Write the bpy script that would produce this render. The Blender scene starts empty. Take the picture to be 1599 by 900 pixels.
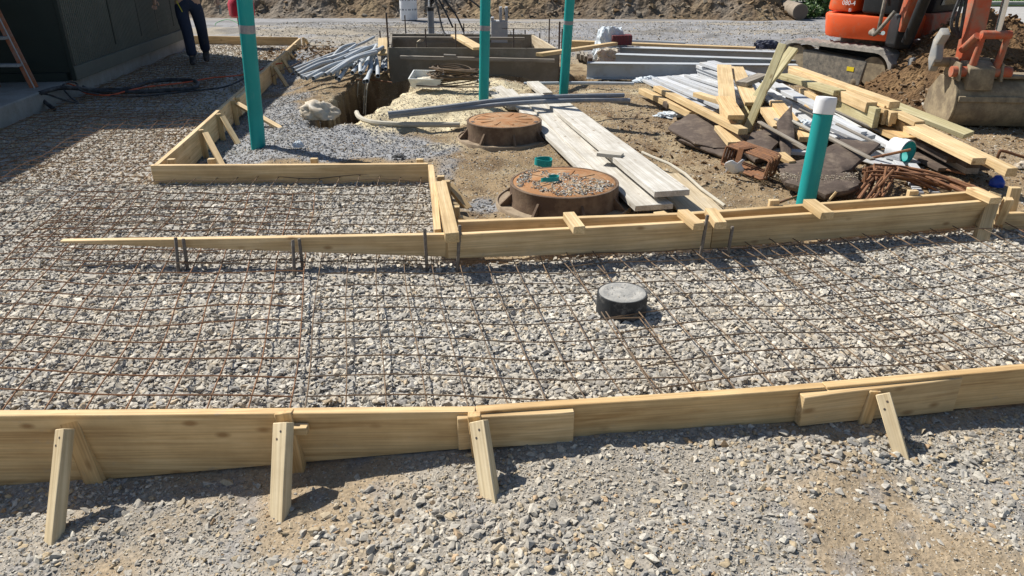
import bpy, bmesh, math, random
import numpy as np
from mathutils import Vector, Matrix, Quaternion

random.seed(7)
rng = np.random.default_rng(11)
SC = bpy.context.scene
COL = SC.collection
R = math.radians
PI = math.pi

# ------------------------------------------------------------------ camera, world, sun, exposure
CAM_H, PITCH, FPX = 1.6, R(25.0), 1140.0
cam_data = bpy.data.cameras.new("camera")
cam = bpy.data.objects.new("camera", cam_data)
COL.objects.link(cam)
cam.location = (0, 0, CAM_H)
cam.rotation_euler = (R(90) - PITCH, 0, 0)
cam_data.sensor_width = 36.0
cam_data.lens = 36.0 * FPX / 1599.0
cam_data.clip_start = 0.05
cam_data.clip_end = 2000
SC.camera = cam

SUN_EL = R(48)
TRAVEL = (0.83, -0.56)                       # horizontal direction in which shadows fall
world = bpy.data.worlds.new("World")
SC.world = world
world.use_nodes = True
wn = world.node_tree
sky = wn.nodes.new("ShaderNodeTexSky")
sky.sky_type = 'NISHITA'
sky.sun_disc = False
sky.sun_elevation = SUN_EL
sky.sun_rotation = math.atan2(-TRAVEL[0], -TRAVEL[1])
sky.air_density = 1.0
sky.dust_density = 0.6
wn.links.new(sky.outputs[0], wn.nodes["Background"].inputs[0])
wn.nodes["Background"].inputs[1].default_value = 0.072
sun_data = bpy.data.lights.new("sun", 'SUN')
sun_data.energy = 4.9
sun_data.angle = R(0.5)
sun_data.color = (1.0, 0.955, 0.88)
sun = bpy.data.objects.new("sun", sun_data)
COL.objects.link(sun)
_d = Vector((TRAVEL[0] * math.cos(SUN_EL), TRAVEL[1] * math.cos(SUN_EL), -math.sin(SUN_EL)))
sun.rotation_euler = _d.to_track_quat('-Z', 'Y').to_euler()
sun.location = (-8, 8, 12)
SC.view_settings.view_transform = 'Standard'
SC.view_settings.look = 'None'
SC.view_settings.exposure = 0.52
SC.view_settings.gamma = 1.0
SC.view_settings.use_curve_mapping = False
SC.cycles.max_bounces = 5
SC.cycles.use_denoising = True

# ------------------------------------------------------------------ surveying helpers
def ray(px, py):
    u, v = (px - 799.5) / FPX, -(py - 450.0) / FPX
    return Vector((u, math.cos(PITCH) + v * math.sin(PITCH), -math.sin(PITCH) + v * math.cos(PITCH)))

def U(px, py, z=0.0):
    d = ray(px, py)
    t = (z - CAM_H) / d.z
    return Vector((d.x * t, d.y * t, z))

def V(px, py, y):
    d = ray(px, py)
    t = y / d.y
    return Vector((d.x * t, y, CAM_H + d.z * t))

# ------------------------------------------------------------------ numpy noise
_T = rng.random((256, 256))
def vnoise(x, y):
    xi, yi = np.floor(x).astype(int), np.floor(y).astype(int)
    fx, fy = x - xi, y - yi
    fx, fy = fx * fx * (3 - 2 * fx), fy * fy * (3 - 2 * fy)
    g = lambda a, b: _T[a % 256, b % 256]
    return (g(xi, yi) * (1 - fx) + g(xi + 1, yi) * fx) * (1 - fy) + (g(xi, yi + 1) * (1 - fx) + g(xi + 1, yi + 1) * fx) * fy

def fbm(x, y, s=1.0, o=4, off=0.0):
    r, a, t = 0, 1.0, 0.0
    for k in range(o):
        r = r + a * vnoise(x * s + off + 17.3 * k, y * s + 1.7 * off + 9.1 * k)
        t += a
        a *= 0.5
        s *= 2.03
    return r / t

def sstep(a, b, x):
    t = np.clip((x - a) / (b - a), 0, 1)
    return t * t * (3 - 2 * t)

def inpoly(x, y, P):
    c = np.zeros(np.shape(x), bool)
    n = len(P)
    for i in range(n):
        x0, y0 = P[i]
        x1, y1 = P[(i + 1) % n]
        if y0 == y1:
            continue
        c ^= ((y0 > y) != (y1 > y)) & (x < (x1 - x0) * (y - y0) / (y1 - y0) + x0)
    return c

def segdist(x, y, a, b):
    ax, ay, bx, by = a[0], a[1], b[0], b[1]
    dx, dy = bx - ax, by - ay
    t = np.clip(((x - ax) * dx + (y - ay) * dy) / (dx * dx + dy * dy), 0, 1)
    return np.hypot(x - ax - t * dx, y - ay - t * dy), t

# ------------------------------------------------------------------ materials
def new_mat(name):
    m = bpy.data.materials.new(name)
    m.use_nodes = True
    nt = m.node_tree
    return m, nt, nt.nodes["Principled BSDF"]

def nd(nt, typ, **kw):
    n = nt.nodes.new(typ)
    for k, v in kw.items():
        if k.startswith("i_"):
            n.inputs[k[2:].replace("_", " ")].default_value = v
        else:
            setattr(n, k, v)
    return n

def ramp(nt, fac, stops):
    r = nt.nodes.new("ShaderNodeValToRGB")
    els = r.color_ramp.elements
    while len(els) > 1:
        els.remove(els[0])
    els[0].position, els[0].color = stops[0][0], (*stops[0][1], 1)
    for p, c in stops[1:]:
        e = els.new(p)
        e.color = (*c, 1)
    nt.links.new(fac, r.inputs[0])
    return r.outputs[0]

def mixc(nt, fac, a, b, mode='MIX'):
    m = nt.nodes.new("ShaderNodeMix")
    m.data_type = 'RGBA'
    m.blend_type = mode
    for s, v in ((m.inputs[0], fac), (m.inputs[6], a), (m.inputs[7], b)):
        if isinstance(v, (int, float)):
            s.default_value = v
        elif isinstance(v, tuple):
            s.default_value = (*v, 1) if len(v) == 3 else v
        else:
            nt.links.new(v, s)
    return m.outputs[2]

def coords(nt, scale=(1, 1, 1), rand=True):
    tc = nt.nodes.new("ShaderNodeTexCoord")
    src = tc.outputs["Object"]
    if rand:
        oi = nt.nodes.new("ShaderNodeObjectInfo")
        mu = nt.nodes.new("ShaderNodeVectorMath")
        mu.operation = 'MULTIPLY_ADD'
        cmb = nt.nodes.new("ShaderNodeCombineXYZ")
        for i in range(3):
            nt.links.new(oi.outputs["Random"], cmb.inputs[i])
        nt.links.new(cmb.outputs[0], mu.inputs[0])
        mu.inputs[1].default_value = (37.0, 23.0, 51.0)
        nt.links.new(src, mu.inputs[2])
        src = mu.outputs[0]
    mp = nt.nodes.new("ShaderNodeMapping")
    mp.inputs["Scale"].default_value = scale
    nt.links.new(src, mp.inputs[0])
    return mp.outputs[0]

def noise(nt, vec, scale, detail=4, rough=0.6, dist=0.0):
    n = nt.nodes.new("ShaderNodeTexNoise")
    n.inputs["Scale"].default_value = scale
    n.inputs["Detail"].default_value = detail
    n.inputs["Roughness"].default_value = rough
    n.inputs["Distortion"].default_value = dist
    nt.links.new(vec, n.inputs["Vector"])
    return n.outputs[0]

def bump(nt, bsdf, h, strength=0.3, dist=0.01):
    b = nt.nodes.new("ShaderNodeBump")
    b.inputs["Strength"].default_value = strength
    b.inputs["Distance"].default_value = dist
    nt.links.new(h, b.inputs["Height"])
    nt.links.new(b.outputs[0], bsdf.inputs["Normal"])

def wood(name, light, mid, dark, knots=True, stain=None, rough=0.75, var=0.16):
    m, nt, b = new_mat(name)
    v = coords(nt, (1.0, 16.0, 16.0))
    n1 = noise(nt, v, 1.6, 5, 0.6, 0.7)
    c = ramp(nt, n1, [(0.30, dark), (0.48, mid), (0.68, light)])
    v2 = coords(nt, (2.0, 120.0, 120.0))
    n2 = noise(nt, v2, 1.0, 2, 0.5)
    c = mixc(nt, 0.42, c, ramp(nt, n2, [(0.36, (0.50, 0.44, 0.35)), (0.60, (1, 1, 1))]), 'MULTIPLY')
    n6 = noise(nt, coords(nt, (1, 1.6, 1.6)), 11.0, 7, 0.75)
    c = mixc(nt, ramp(nt, n6, [(0.60, (0, 0, 0)), (0.72, (0.5, 0.5, 0.5))]), c, (0.40, 0.36, 0.30))
    if knots:
        v3 = coords(nt, (3.0, 6.5, 6.5))
        vo = nd(nt, "ShaderNodeTexVoronoi")
        vo.inputs["Scale"].default_value = 1.5
        nt.links.new(v3, vo.inputs["Vector"])
        c = mixc(nt, ramp(nt, vo.outputs[0], [(0.06, (0.95, 0.95, 0.95)), (0.10, (0.55, 0.55, 0.55)), (0.16, (0, 0, 0))]), c, tuple(x * k_ for x, k_ in zip(mid, (0.50, 0.42, 0.34))))
    v4 = coords(nt, (1, 1, 1))
    n4 = noise(nt, v4, 3.5, 5, 0.65)
    c = mixc(nt, 0.55, c, ramp(nt, n4, [(0.32, (0.62, 0.58, 0.52)), (0.62, (1.0, 1.0, 1.0))]), 'MULTIPLY')
    if stain:
        n5 = noise(nt, coords(nt, (1.5, 3, 3)), 5.0, 6, 0.7)
        c = mixc(nt, ramp(nt, n5, [(0.52, (0, 0, 0)), (0.68, (0.75, 0.75, 0.75))]), c, stain)
    oi = nt.nodes.new("ShaderNodeObjectInfo")
    c = mixc(nt, 1.0, c, ramp(nt, oi.outputs["Random"], [(0, (1 - var, 1 - var * 1.15, 1 - var * 1.5)), (1, (1.0, 1.0, 1.0))]), 'MULTIPLY')
    nt.links.new(c, b.inputs["Base Color"])
    b.inputs["Roughness"].default_value = rough
    bump(nt, b, n2, 0.25, 0.002)
    return m

def plain(name, col, rough=0.6, metal=0.0, dirt=None, dscale=6.0, damt=0.5, spec=0.5, bumps=0.0, bscale=40, var=0.0):
    m, nt, b = new_mat(name)
    v = coords(nt)
    n = noise(nt, v, dscale, 6, 0.65)
    c = mixc(nt, 1.0, col, ramp(nt, n, [(0.3, (0.82, 0.82, 0.82)), (0.7, (1, 1, 1))]), 'MULTIPLY')
    if dirt:
        n2 = noise(nt, v, dscale * 1.7, 7, 0.7)
        c = mixc(nt, ramp(nt, n2, [(0.62 - damt * 0.35, (0, 0, 0)), (0.80 - damt * 0.2, (1, 1, 1))]), c, dirt)
        r = mixc(nt, n2, (rough, rough, rough), (0.9, 0.9, 0.9))
        nt.links.new(r, b.inputs["Roughness"])
    else:
        b.inputs["Roughness"].default_value = rough
    if var:
        oi = nt.nodes.new("ShaderNodeObjectInfo")
        c = mixc(nt, 1.0, c, ramp(nt, oi.outputs["Random"], [(0, (1 - var,) * 3), (1, (1, 1, 1))]), 'MULTIPLY')
    nt.links.new(c, b.inputs["Base Color"])
    b.inputs["Metallic"].default_value = metal
    b.inputs["Specular IOR Level"].default_value = spec
    if bumps:
        bump(nt, b, noise(nt, v, bscale, 5, 0.6), bumps, 0.01)
    return m

def attr_mat(name, fine=70.0, rough=0.95, bstr=0.6, bdist=0.012, grit=True):
    m, nt, b = new_mat(name)
    at = nd(nt, "ShaderNodeAttribute", attribute_name="Col")
    tc = nt.nodes.new("ShaderNodeTexCoord")
    v = tc.outputs["Object"]
    n1 = noise(nt, v, fine, 6, 0.7)
    c = mixc(nt, 1.0, at.outputs[0], ramp(nt, n1, [(0.28, (0.58, 0.57, 0.55)), (0.5, (0.95, 0.95, 0.95)), (0.72, (1.22, 1.22, 1.22))]), 'MULTIPLY')
    if grit:
        n2 = noise(nt, v, 4.0, 6, 0.7)
        c = mixc(nt, 1.0, c, ramp(nt, n2, [(0.3, (0.8, 0.79, 0.77)), (0.7, (1.12, 1.12, 1.12))]), 'MULTIPLY')
        vo = nd(nt, "ShaderNodeTexVoronoi")
        vo.inputs["Scale"].default_value = fine * 0.9
        nt.links.new(v, vo.inputs["Vector"])
        h = mixc(nt, 0.5, vo.outputs[0], n1)
        hsv = nd(nt, "ShaderNodeHueSaturation")
        hsv.inputs["Saturation"].default_value = 0.0
        nt.links.new(vo.outputs[1], hsv.inputs["Color"])
        c = mixc(nt, 0.45, c, ramp(nt, hsv.outputs[0], [(0.2, (0.62, 0.62, 0.62)), (0.75, (1.25, 1.25, 1.25))]), 'MULTIPLY')
        bump(nt, b, h, bstr, bdist)
    else:
        bump(nt, b, n1, bstr, bdist)
    nt.links.new(c, b.inputs["Base Color"])
    b.inputs["Roughness"].default_value = rough
    b.inputs["Specular IOR Level"].default_value = 0.25
    return m

M = {}
M['pine'] = wood("pine", (0.79, 0.61, 0.365), (0.715, 0.525, 0.285), (0.56, 0.38, 0.185))
M['fir'] = wood("fir", (0.77, 0.565, 0.30), (0.69, 0.475, 0.23), (0.48, 0.295, 0.12))
M['yellow'] = wood("yellow_pine", (0.76, 0.60, 0.36), (0.70, 0.525, 0.29), (0.58, 0.415, 0.205), knots=False)
M['fresh'] = wood("fresh_pine", (0.84, 0.71, 0.48), (0.79, 0.645, 0.41), (0.68, 0.51, 0.29), knots=False)
M['treated'] = wood("treated", (0.66, 0.61, 0.39), (0.57, 0.51, 0.29), (0.43, 0.38, 0.19))
M['greyplank'] = wood("grey_plank", (0.68, 0.665, 0.625), (0.60, 0.58, 0.53), (0.47, 0.445, 0.39), stain=(0.40, 0.375, 0.33), rough=0.9)
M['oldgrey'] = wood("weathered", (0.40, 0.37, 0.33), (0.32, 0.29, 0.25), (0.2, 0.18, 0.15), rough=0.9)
M['ply'] = wood("plywood", (0.62, 0.54, 0.40), (0.55, 0.46, 0.32), (0.42, 0.34, 0.22), knots=False, stain=(0.42, 0.36, 0.27), rough=0.9)
M['formply'] = wood("form_ply", (0.34, 0.30, 0.24), (0.28, 0.245, 0.19), (0.18, 0.155, 0.115), knots=False, stain=(0.22, 0.2, 0.18), rough=0.8)
M['vinyl'] = plain("white_trim", (0.62, 0.635, 0.65), 0.4, dirt=(0.48, 0.46, 0.42), dscale=4, damt=0.35, var=0.28)
M['teal'] = plain("teal_pvc", (0.0, 0.31, 0.30), 0.33, dirt=(0.07, 0.29, 0.27), dscale=2.0, damt=0.1, spec=0.5)
M['tape'] = plain("tape", (0.24, 0.24, 0.26), 0.5, dirt=(0.4, 0.38, 0.36))
M['capw'] = plain("white_pvc", (0.84, 0.85, 0.86), 0.4, dirt=(0.6, 0.58, 0.54), damt=0.12)
M['rust'] = plain("rusty_iron", (0.115, 0.07, 0.042), 0.85, dirt=(0.21, 0.145, 0.09), dscale=5, damt=0.55, bumps=0.3, bscale=60)
M['dirtyflange'] = plain("dirty_flange", (0.33, 0.255, 0.17), 0.9, dirt=(0.17, 0.12, 0.08), dscale=5, damt=0.5, bumps=0.4, bscale=50)
M['rustlid'] = plain("rusty_lid", (0.33, 0.15, 0.052), 0.85, dirt=(0.36, 0.25, 0.145), dscale=4, damt=0.5, bumps=0.4, bscale=70)
M['wire'] = plain("rusty_wire", (0.135, 0.095, 0.062), 0.8, dirt=(0.20, 0.125, 0.065), dscale=3, damt=0.6)
M['wirerust'] = plain("rustier_wire", (0.225, 0.11, 0.05), 0.85, dirt=(0.15, 0.095, 0.06), dscale=3, damt=0.4)
M['rebar'] = plain("rebar", (0.30, 0.135, 0.055), 0.85, dirt=(0.17, 0.085, 0.05), dscale=12, damt=0.6, bumps=0.4, bscale=120, var=0.35)
M['dkbar'] = plain("dark_bar", (0.07, 0.055, 0.05), 0.7, dirt=(0.15, 0.1, 0.07))
M['stake'] = plain("stake_steel", (0.17, 0.14, 0.115), 0.6, metal=0.3, dirt=(0.27, 0.24, 0.2), dscale=20)
M['formply'] = plain("form_panel", (0.20, 0.175, 0.135), 0.8, dirt=(0.27, 0.245, 0.205), dscale=2.5, damt=0.4)
M['conc'] = plain("concrete", (0.29, 0.285, 0.265), 0.9, dirt=(0.42, 0.40, 0.36), dscale=7, damt=0.5, bumps=0.5, bscale=60)
M['concdk'] = plain("footing", (0.31, 0.30, 0.275), 0.9, dirt=(0.22, 0.20, 0.17), dscale=3, damt=0.5, bumps=0.4, bscale=40)
M['blackp'] = plain("black_plastic", (0.022, 0.024, 0.026), 0.5, dirt=(0.22, 0.21, 0.19), dscale=9, damt=0.35)
M['rubber'] = plain("rubber", (0.19, 0.18, 0.16), 0.85, dirt=(0.40, 0.37, 0.32), dscale=6, damt=0.95)
M['hose'] = plain("black_hose", (0.02, 0.02, 0.022), 0.55, dirt=(0.1, 0.1, 0.1))
M['conduit'] = plain("grey_conduit", (0.47, 0.51, 0.545), 0.45, dirt=(0.45, 0.41, 0.35), dscale=5, damt=0.3, var=0.25)
M['conduitdk'] = plain("dark_conduit", (0.22, 0.24, 0.27), 0.45, dirt=(0.38, 0.35, 0.31), dscale=5, damt=0.3)
M['tanpipe'] = plain("dusty_pipe", (0.48, 0.44, 0.35), 0.7, dirt=(0.36, 0.33, 0.27), dscale=5)
M['steel'] = plain("primed_steel", (0.46, 0.49, 0.51), 0.55, metal=0.15, dirt=(0.34, 0.32, 0.29), dscale=2.5, damt=0.25)
M['orange'] = plain("orange_paint", (0.80, 0.10, 0.012), 0.38, dirt=(0.40, 0.20, 0.11), dscale=3, damt=0.22)
M['orangeold'] = plain("worn_orange", (0.50, 0.095, 0.035), 0.6, dirt=(0.27, 0.18, 0.12), dscale=5, damt=0.6)
M['black'] = plain("black_paint", (0.012, 0.014, 0.016), 0.35, dirt=(0.06, 0.06, 0.06), damt=0.2)
M['machine'] = plain("grimy_steel", (0.115, 0.108, 0.095), 0.7, metal=0.1, dirt=(0.30, 0.26, 0.20), dscale=8, damt=0.65)
M['mudsteel'] = plain("muddy_steel", (0.20, 0.155, 0.10), 0.75, metal=0.1, dirt=(0.36, 0.29, 0.18), dscale=4, damt=0.6, bumps=0.3)
M['greysteel'] = plain("grey_steel", (0.30, 0.31, 0.31), 0.6, metal=0.2, dirt=(0.42, 0.38, 0.31), dscale=6, damt=0.55)
M['chrome'] = plain("chrome", (0.75, 0.78, 0.82), 0.12, metal=1.0)
M['siding'] = plain("dark_siding", (0.105, 0.115, 0.095), 0.5, metal=0.1, dirt=(0.14, 0.14, 0.12), dscale=2, damt=0.3)
M['sidedark'] = plain("dark_green_wall", (0.012, 0.022, 0.018), 0.6)
M['denim'] = plain("navy_cloth", (0.018, 0.027, 0.055), 0.9, dirt=(0.10, 0.085, 0.06), dscale=4, damt=0.15, bumps=0.3, bscale=30)
M['skin'] = plain("skin", (0.50, 0.30, 0.20), 0.55)
M['hair'] = plain("hair", (0.04, 0.025, 0.015), 0.7)
M['boot'] = plain("boot_leather", (0.035, 0.03, 0.028), 0.7, dirt=(0.16, 0.14, 0.11), damt=0.4)
M['shirt'] = plain("shirt", (0.05, 0.07, 0.10), 0.9, bumps=0.3, bscale=25)
M['yellowcloth'] = plain("yellow_strap", (0.55, 0.5, 0.04), 0.8)
M['bagwhite'] = plain("white_sheeting", (0.60, 0.55, 0.46), 0.5, dirt=(0.42, 0.33, 0.22), dscale=6, damt=0.7)
M['wrapclear'] = plain("cloudy_wrap", (0.62, 0.68, 0.72), 0.25, dirt=(0.5, 0.5, 0.48), dscale=6, damt=0.3)
M['redbox'] = plain("maroon_stack", (0.16, 0.022, 0.028), 0.5, dirt=(0.1, 0.05, 0.05))
M['red'] = plain("red_plastic", (0.60, 0.03, 0.06), 0.4)
M['blue'] = plain("blue_plastic", (0.01, 0.06, 0.42), 0.3)
M['navy'] = plain("navy_sheet", (0.018, 0.024, 0.05), 0.4, dirt=(0.35, 0.36, 0.4), dscale=10, damt=0.25)
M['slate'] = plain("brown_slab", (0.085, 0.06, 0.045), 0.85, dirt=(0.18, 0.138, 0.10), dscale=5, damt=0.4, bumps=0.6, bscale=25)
M['orangecord'] = plain("orange_cord", (0.62, 0.10, 0.03), 0.6)
M['green'] = plain("green_cord", (0.03, 0.32, 0.08), 0.6)
M['boltw'] = plain("white_board", (0.72, 0.66, 0.52), 0.8, dirt=(0.5, 0.44, 0.33), damt=0.3)
M['trayp'] = plain("clear_tray", (0.70, 0.71, 0.69), 0.3, dirt=(0.6, 0.56, 0.47), dscale=8, damt=0.4)
M['blk2'] = plain("block_grey", (0.33, 0.35, 0.38), 0.7, dirt=(0.42, 0.41, 0.4), damt=0.4)
M['lettering'] = plain("white_lettering", (0.85, 0.85, 0.85), 0.4)
M['yellowst'] = plain("yellow_sticker", (0.75, 0.58, 0.02), 0.5)
M['wood_log'] = plain("log_bark", (0.30, 0.25, 0.19), 0.9, dirt=(0.15, 0.12, 0.09), bumps=0.6, bscale=20)
M['endgrain'] = plain("log_end", (0.14, 0.11, 0.085), 0.9)
M['ladder'] = plain("ladder_alu", (0.42, 0.44, 0.46), 0.4, metal=0.6, dirt=(0.3, 0.3, 0.3))
M['ladderred'] = plain("ladder_rail", (0.34, 0.115, 0.05), 0.6, dirt=(0.25, 0.2, 0.17))
M['ground'] = attr_mat("ground_soil")
M['stone'] = attr_mat("crushed_stone", fine=90, bstr=0.25, bdist=0.003, grit=False, rough=0.9)
M['bank'] = attr_mat("bank_soil", fine=14, bstr=1.0, bdist=0.05)
M['soil'] = attr_mat("heap_soil", fine=38, bstr=1.0, bdist=0.03)
def leafmat():
    m, nt, b = new_mat("leaf")
    oi = nd(nt, "ShaderNodeAttribute", attribute_name="Col")
    nt.links.new(oi.outputs[0], b.inputs["Base Color"])
    b.inputs["Roughness"].default_value = 0.6
    return m
M['leaf'] = leafmat()
def tealmat():
    m = M['teal']
    nt = m.node_tree
    b = nt.nodes["Principled BSDF"]
    old = b.inputs["Base Color"].links[0].from_socket
    c = old
    n2 = noise(nt, coords(nt, (1, 1, 0.25)), 22, 5, 0.7)
    c = mixc(nt, ramp(nt, n2, [(0.60, (0, 0, 0)), (0.78, (0.16, 0.16, 0.16))]), c, (0.30, 0.40, 0.37))
    nt.links.new(c, b.inputs["Base Color"])
tealmat()
def glassmat():
    m, nt, b = new_mat("cab_glass")
    b.inputs["Base Color"].default_value = (0.03, 0.05, 0.055, 1)
    b.inputs["Roughness"].default_value = 0.06
    b.inputs["Transmission Weight"].default_value = 0.35
    return m
M['glass'] = glassmat()

# ------------------------------------------------------------------ object helpers
def tag(o, label=None, cat=None, group=None, kind=None):
    for k, v in (("label", label), ("category", cat), ("group", group), ("kind", kind)):
        if v:
            o[k] = v
    return o

def thing(name, label, cat, loc=(0, 0, 0), rz=0.0, group=None):
    o = bpy.data.objects.new(name, None)
    o.empty_display_size = 0.1
    COL.objects.link(o)
    o.location = loc
    o.rotation_euler = (0, 0, rz)
    return tag(o, label, cat, group)

def wm(o):                                    # world matrix without a depsgraph update
    m = o.matrix_basis.copy()
    if o.parent:
        m = wm(o.parent) @ m
    return m

def obj(name, me, mat, parent=None, mw=None):
    """link mesh as an object; mw = wanted world matrix"""
    o = bpy.data.objects.new(name, me)
    COL.objects.link(o)
    if mat is not None and not me.materials:
        me.materials.append(mat if not isinstance(mat, str) else M[mat])
    if parent:
        o.parent = parent
        o.matrix_basis = wm(parent).inverted() @ (mw if mw is not None else Matrix())
    elif mw is not None:
        o.matrix_basis = mw
    return o

def dup(src, mw, parent=None, name=None):
    o = src.copy()
    COL.objects.link(o)
    o.parent = parent
    o.matrix_basis = (wm(parent).inverted() @ mw) if parent else mw
    return o

class MB:
    def __init__(s):
        s.v, s.f, s.sm = [], [], []
    def add(s, vs, fs, smooth=False):
        n = len(s.v)
        s.v += [tuple(p) for p in vs]
        s.f += [tuple(i + n for i in f) for f in fs]
        s.sm += [smooth] * len(fs)
    def box(s, c, d, mat=None):
        x, y, z = d[0] / 2, d[1] / 2, d[2] / 2
        vs = [Vector((sx * x, sy * y, sz * z)) for sz in (-1, 1) for sy in (-1, 1) for sx in (-1, 1)]
        if mat is not None:
            vs = [mat @ p for p in vs]
        vs = [p + Vector(c) for p in vs]
        s.add(vs, [(0, 2, 3, 1), (4, 5, 7, 6), (0, 1, 5, 4), (2, 6, 7, 3), (0, 4, 6, 2), (1, 3, 7, 5)])
    def tube(s, pts, r, n=8, cap=True, inner=None):
        pts = [Vector(p) for p in pts]
        rs = r if isinstance(r, (list, tuple)) else [r] * len(pts)
        t0 = (pts[1] - pts[0]).normalized()
        up = Vector((0, 0, 1)) if abs(t0.z) < 0.9 else Vector((1, 0, 0))
        a = t0.cross(up).normalized()
        rings = []
        for i, p in enumerate(pts):
            t = (pts[min(i + 1, len(pts) - 1)] - pts[max(i - 1, 0)]).normalized()
            a = (a - t * a.dot(t)).normalized()
            b = t.cross(a)
            rings.append([p + (a * math.cos(2 * PI * k / n) + b * math.sin(2 * PI * k / n)) * rs[i] for k in range(n)])
        vs = [q for rg in rings for q in rg]
        fs = [(i * n + k, i * n + (k + 1) % n, (i + 1) * n + (k + 1) % n, (i + 1) * n + k) for i in range(len(pts) - 1) for k in range(n)]
        s.add(vs, fs, True)
        if inner:                              # open pipe: wall thickness seen at both ends
            base = len(s.v)
            vs2 = []
            for i, p in enumerate(pts):
                vs2 += [p + (q - p) * inner for q in rings[i]]
            s.add(vs2, [tuple(reversed(f)) for f in fs], True)
            m = len(pts) - 1
            o0 = base - len(vs)
            for k in range(n):
                k2 = (k + 1) % n
                s.f.append((o0 + k2, o0 + k, base + k, base + k2)); s.sm.append(False)
                s.f.append((o0 + m * n + k, o0 + m * n + k2, base + m * n + k2, base + m * n + k)); s.sm.append(False)
        elif cap:
            b0 = len(s.v) - len(vs)
            s.f.append(tuple(b0 + k for k in reversed(range(n)))); s.sm.append(False)
            s.f.append(tuple(b0 + (len(pts) - 1) * n + k for k in range(n))); s.sm.append(False)
    def lathe(s, prof, n=32, c=(0, 0, 0), cap0=False, cap1=False, smooth=True):
        c = Vector(c)
        vs = [c + Vector((r * math.cos(2 * PI * k / n), r * math.sin(2 * PI * k / n), z)) for r, z in prof for k in range(n)]
        fs = [(i * n + k, i * n + (k + 1) % n, (i + 1) * n + (k + 1) % n, (i + 1) * n + k) for i in range(len(prof) - 1) for k in range(n)]
        s.add(vs, fs, smooth)
        b0 = len(s.v) - len(vs)
        if cap0:
            s.f.append(tuple(b0 + k for k in reversed(range(n)))); s.sm.append(False)
        if cap1:
            s.f.append(tuple(b0 + (len(prof) - 1) * n + k for k in range(n))); s.sm.append(False)
    def prism(s, poly, axis, a, b):
        """extrude a 2-D polygon along axis 'x','y','z' from a to b"""
        def mk(p, t):
            return {'x': (t, p[0], p[1]), 'y': (p[0], t, p[1]), 'z': (p[0], p[1], t)}[axis]
        n = len(poly)
        s.add([mk(p, a) for p in poly] + [mk(p, b) for p in poly],
              [tuple(range(n)), tuple(range(2 * n - 1, n - 1, -1))] + [(i, n + i, n + (i + 1) % n, (i + 1) % n) for i in range(n)])
    def mesh(s, name, bevel=0.0, segs=1, recalc=True):
        me = bpy.data.meshes.new(name)
        me.from_pydata(s.v, [], s.f)
        me.polygons.foreach_set("use_smooth", s.sm)
        if bevel or recalc:
            bm = bmesh.new()
            bm.from_mesh(me)
            if recalc:
                bmesh.ops.recalc_face_normals(bm, faces=bm.faces[:])
            if bevel:
                es = [e for e in bm.edges if len(e.link_faces) == 2 and e.calc_face_angle(0) > 0.6]
                bmesh.ops.bevel(bm, geom=es, offset=bevel, segments=segs, profile=0.5, affect='EDGES', clamp_overlap=True)
            bm.to_mesh(me)
            bm.free()
        me.set_sharp_from_angle(angle=R(38))
        return me
    def build(s, name, mat, parent=None, mw=None, **kw):
        return obj(name, s.mesh(name, **kw), mat, parent, mw)

def frame_from(A, B, roll=0.0, up=Vector((0, 0, 1))):
    A, B = Vector(A), Vector(B)
    x = (B - A).normalized()
    if abs(x.dot(up)) > 0.98:
        up = Vector((0, 1, 0))
    y = up.cross(x).normalized()
    z = x.cross(y)
    if roll:
        q = Quaternion(x, roll)
        y, z = q @ y, q @ z
    m = Matrix.Identity(4)
    for i, c in enumerate((x, y, z)):
        for j in range(3):
            m[j][i] = c[j]
    m.translation = A
    return m

def plank_mesh(L, W, T, name="plank", bev=0.0025, warp=0.0, w1=None):
    """x along the grain 0..L, top face at z=0"""
    n = 5 if warp else 1
    w1 = w1 or W
    b = MB()
    vs, fs = [], []
    for i in range(n + 1):
        t = i / n
        w = W + (w1 - W) * t
        dz = warp * math.sin(PI * t)
        for y, z in ((-w / 2, -T), (w / 2, -T), (w / 2, 0), (-w / 2, 0)):
            vs.append((L * t, y, z + dz))
    for i in range(n):
        for k in range(4):
            k2 = (k + 1) % 4
            fs.append((i * 4 + k, i * 4 + k2, i * 4 + 4 + k2, i * 4 + 4 + k))
    fs += [(3, 2, 1, 0), tuple(n * 4 + k for k in range(4))]
    b.add(vs, fs)
    return b.mesh(name, bevel=bev)

def plank(name, A, B, W, T, mat, parent=None, roll=0.0, up=Vector((0, 0, 1)), warp=0.0, bev=0.0025, w1=None):
    A, B = Vector(A), Vector(B)
    return obj(name, plank_mesh((B - A).length, W, T, name, bev, warp, w1), mat, parent, frame_from(A, B, roll, up))

def board(name, A, B, T0, T1, th, mat, parent=None, z0=0.0, lean=0.0):
    """board on edge: A,B top edge nearest the camera; thickness th goes away from the camera"""
    A, B = Vector(A), Vector(B)
    m = frame_from(A, B)
    L = (B - A).length
    b = MB()
    n = 6
    vs = []
    for i in range(n + 1):
        t = i / n
        T = T0 + (T1 - T0) * t
        wob = 0.003 * math.sin(5.1 * t + L)
        for y, z in ((0, 0), (th, 0), (th + lean, -T), (lean, -T)):
            vs.append((L * t, y + wob, z))
    fs = []
    for i in range(n):
        for k in range(4):
            k2 = (k + 1) % 4
            fs.append((i * 4 + k, i * 4 + k2, i * 4 + 4 + k2, i * 4 + 4 + k))
    fs += [(3, 2, 1, 0), tuple(n * 4 + k for k in range(4))]
    b.add(vs, fs)
    return obj(name, b.mesh(name, bevel=0.0025), mat, parent, m)

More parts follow.
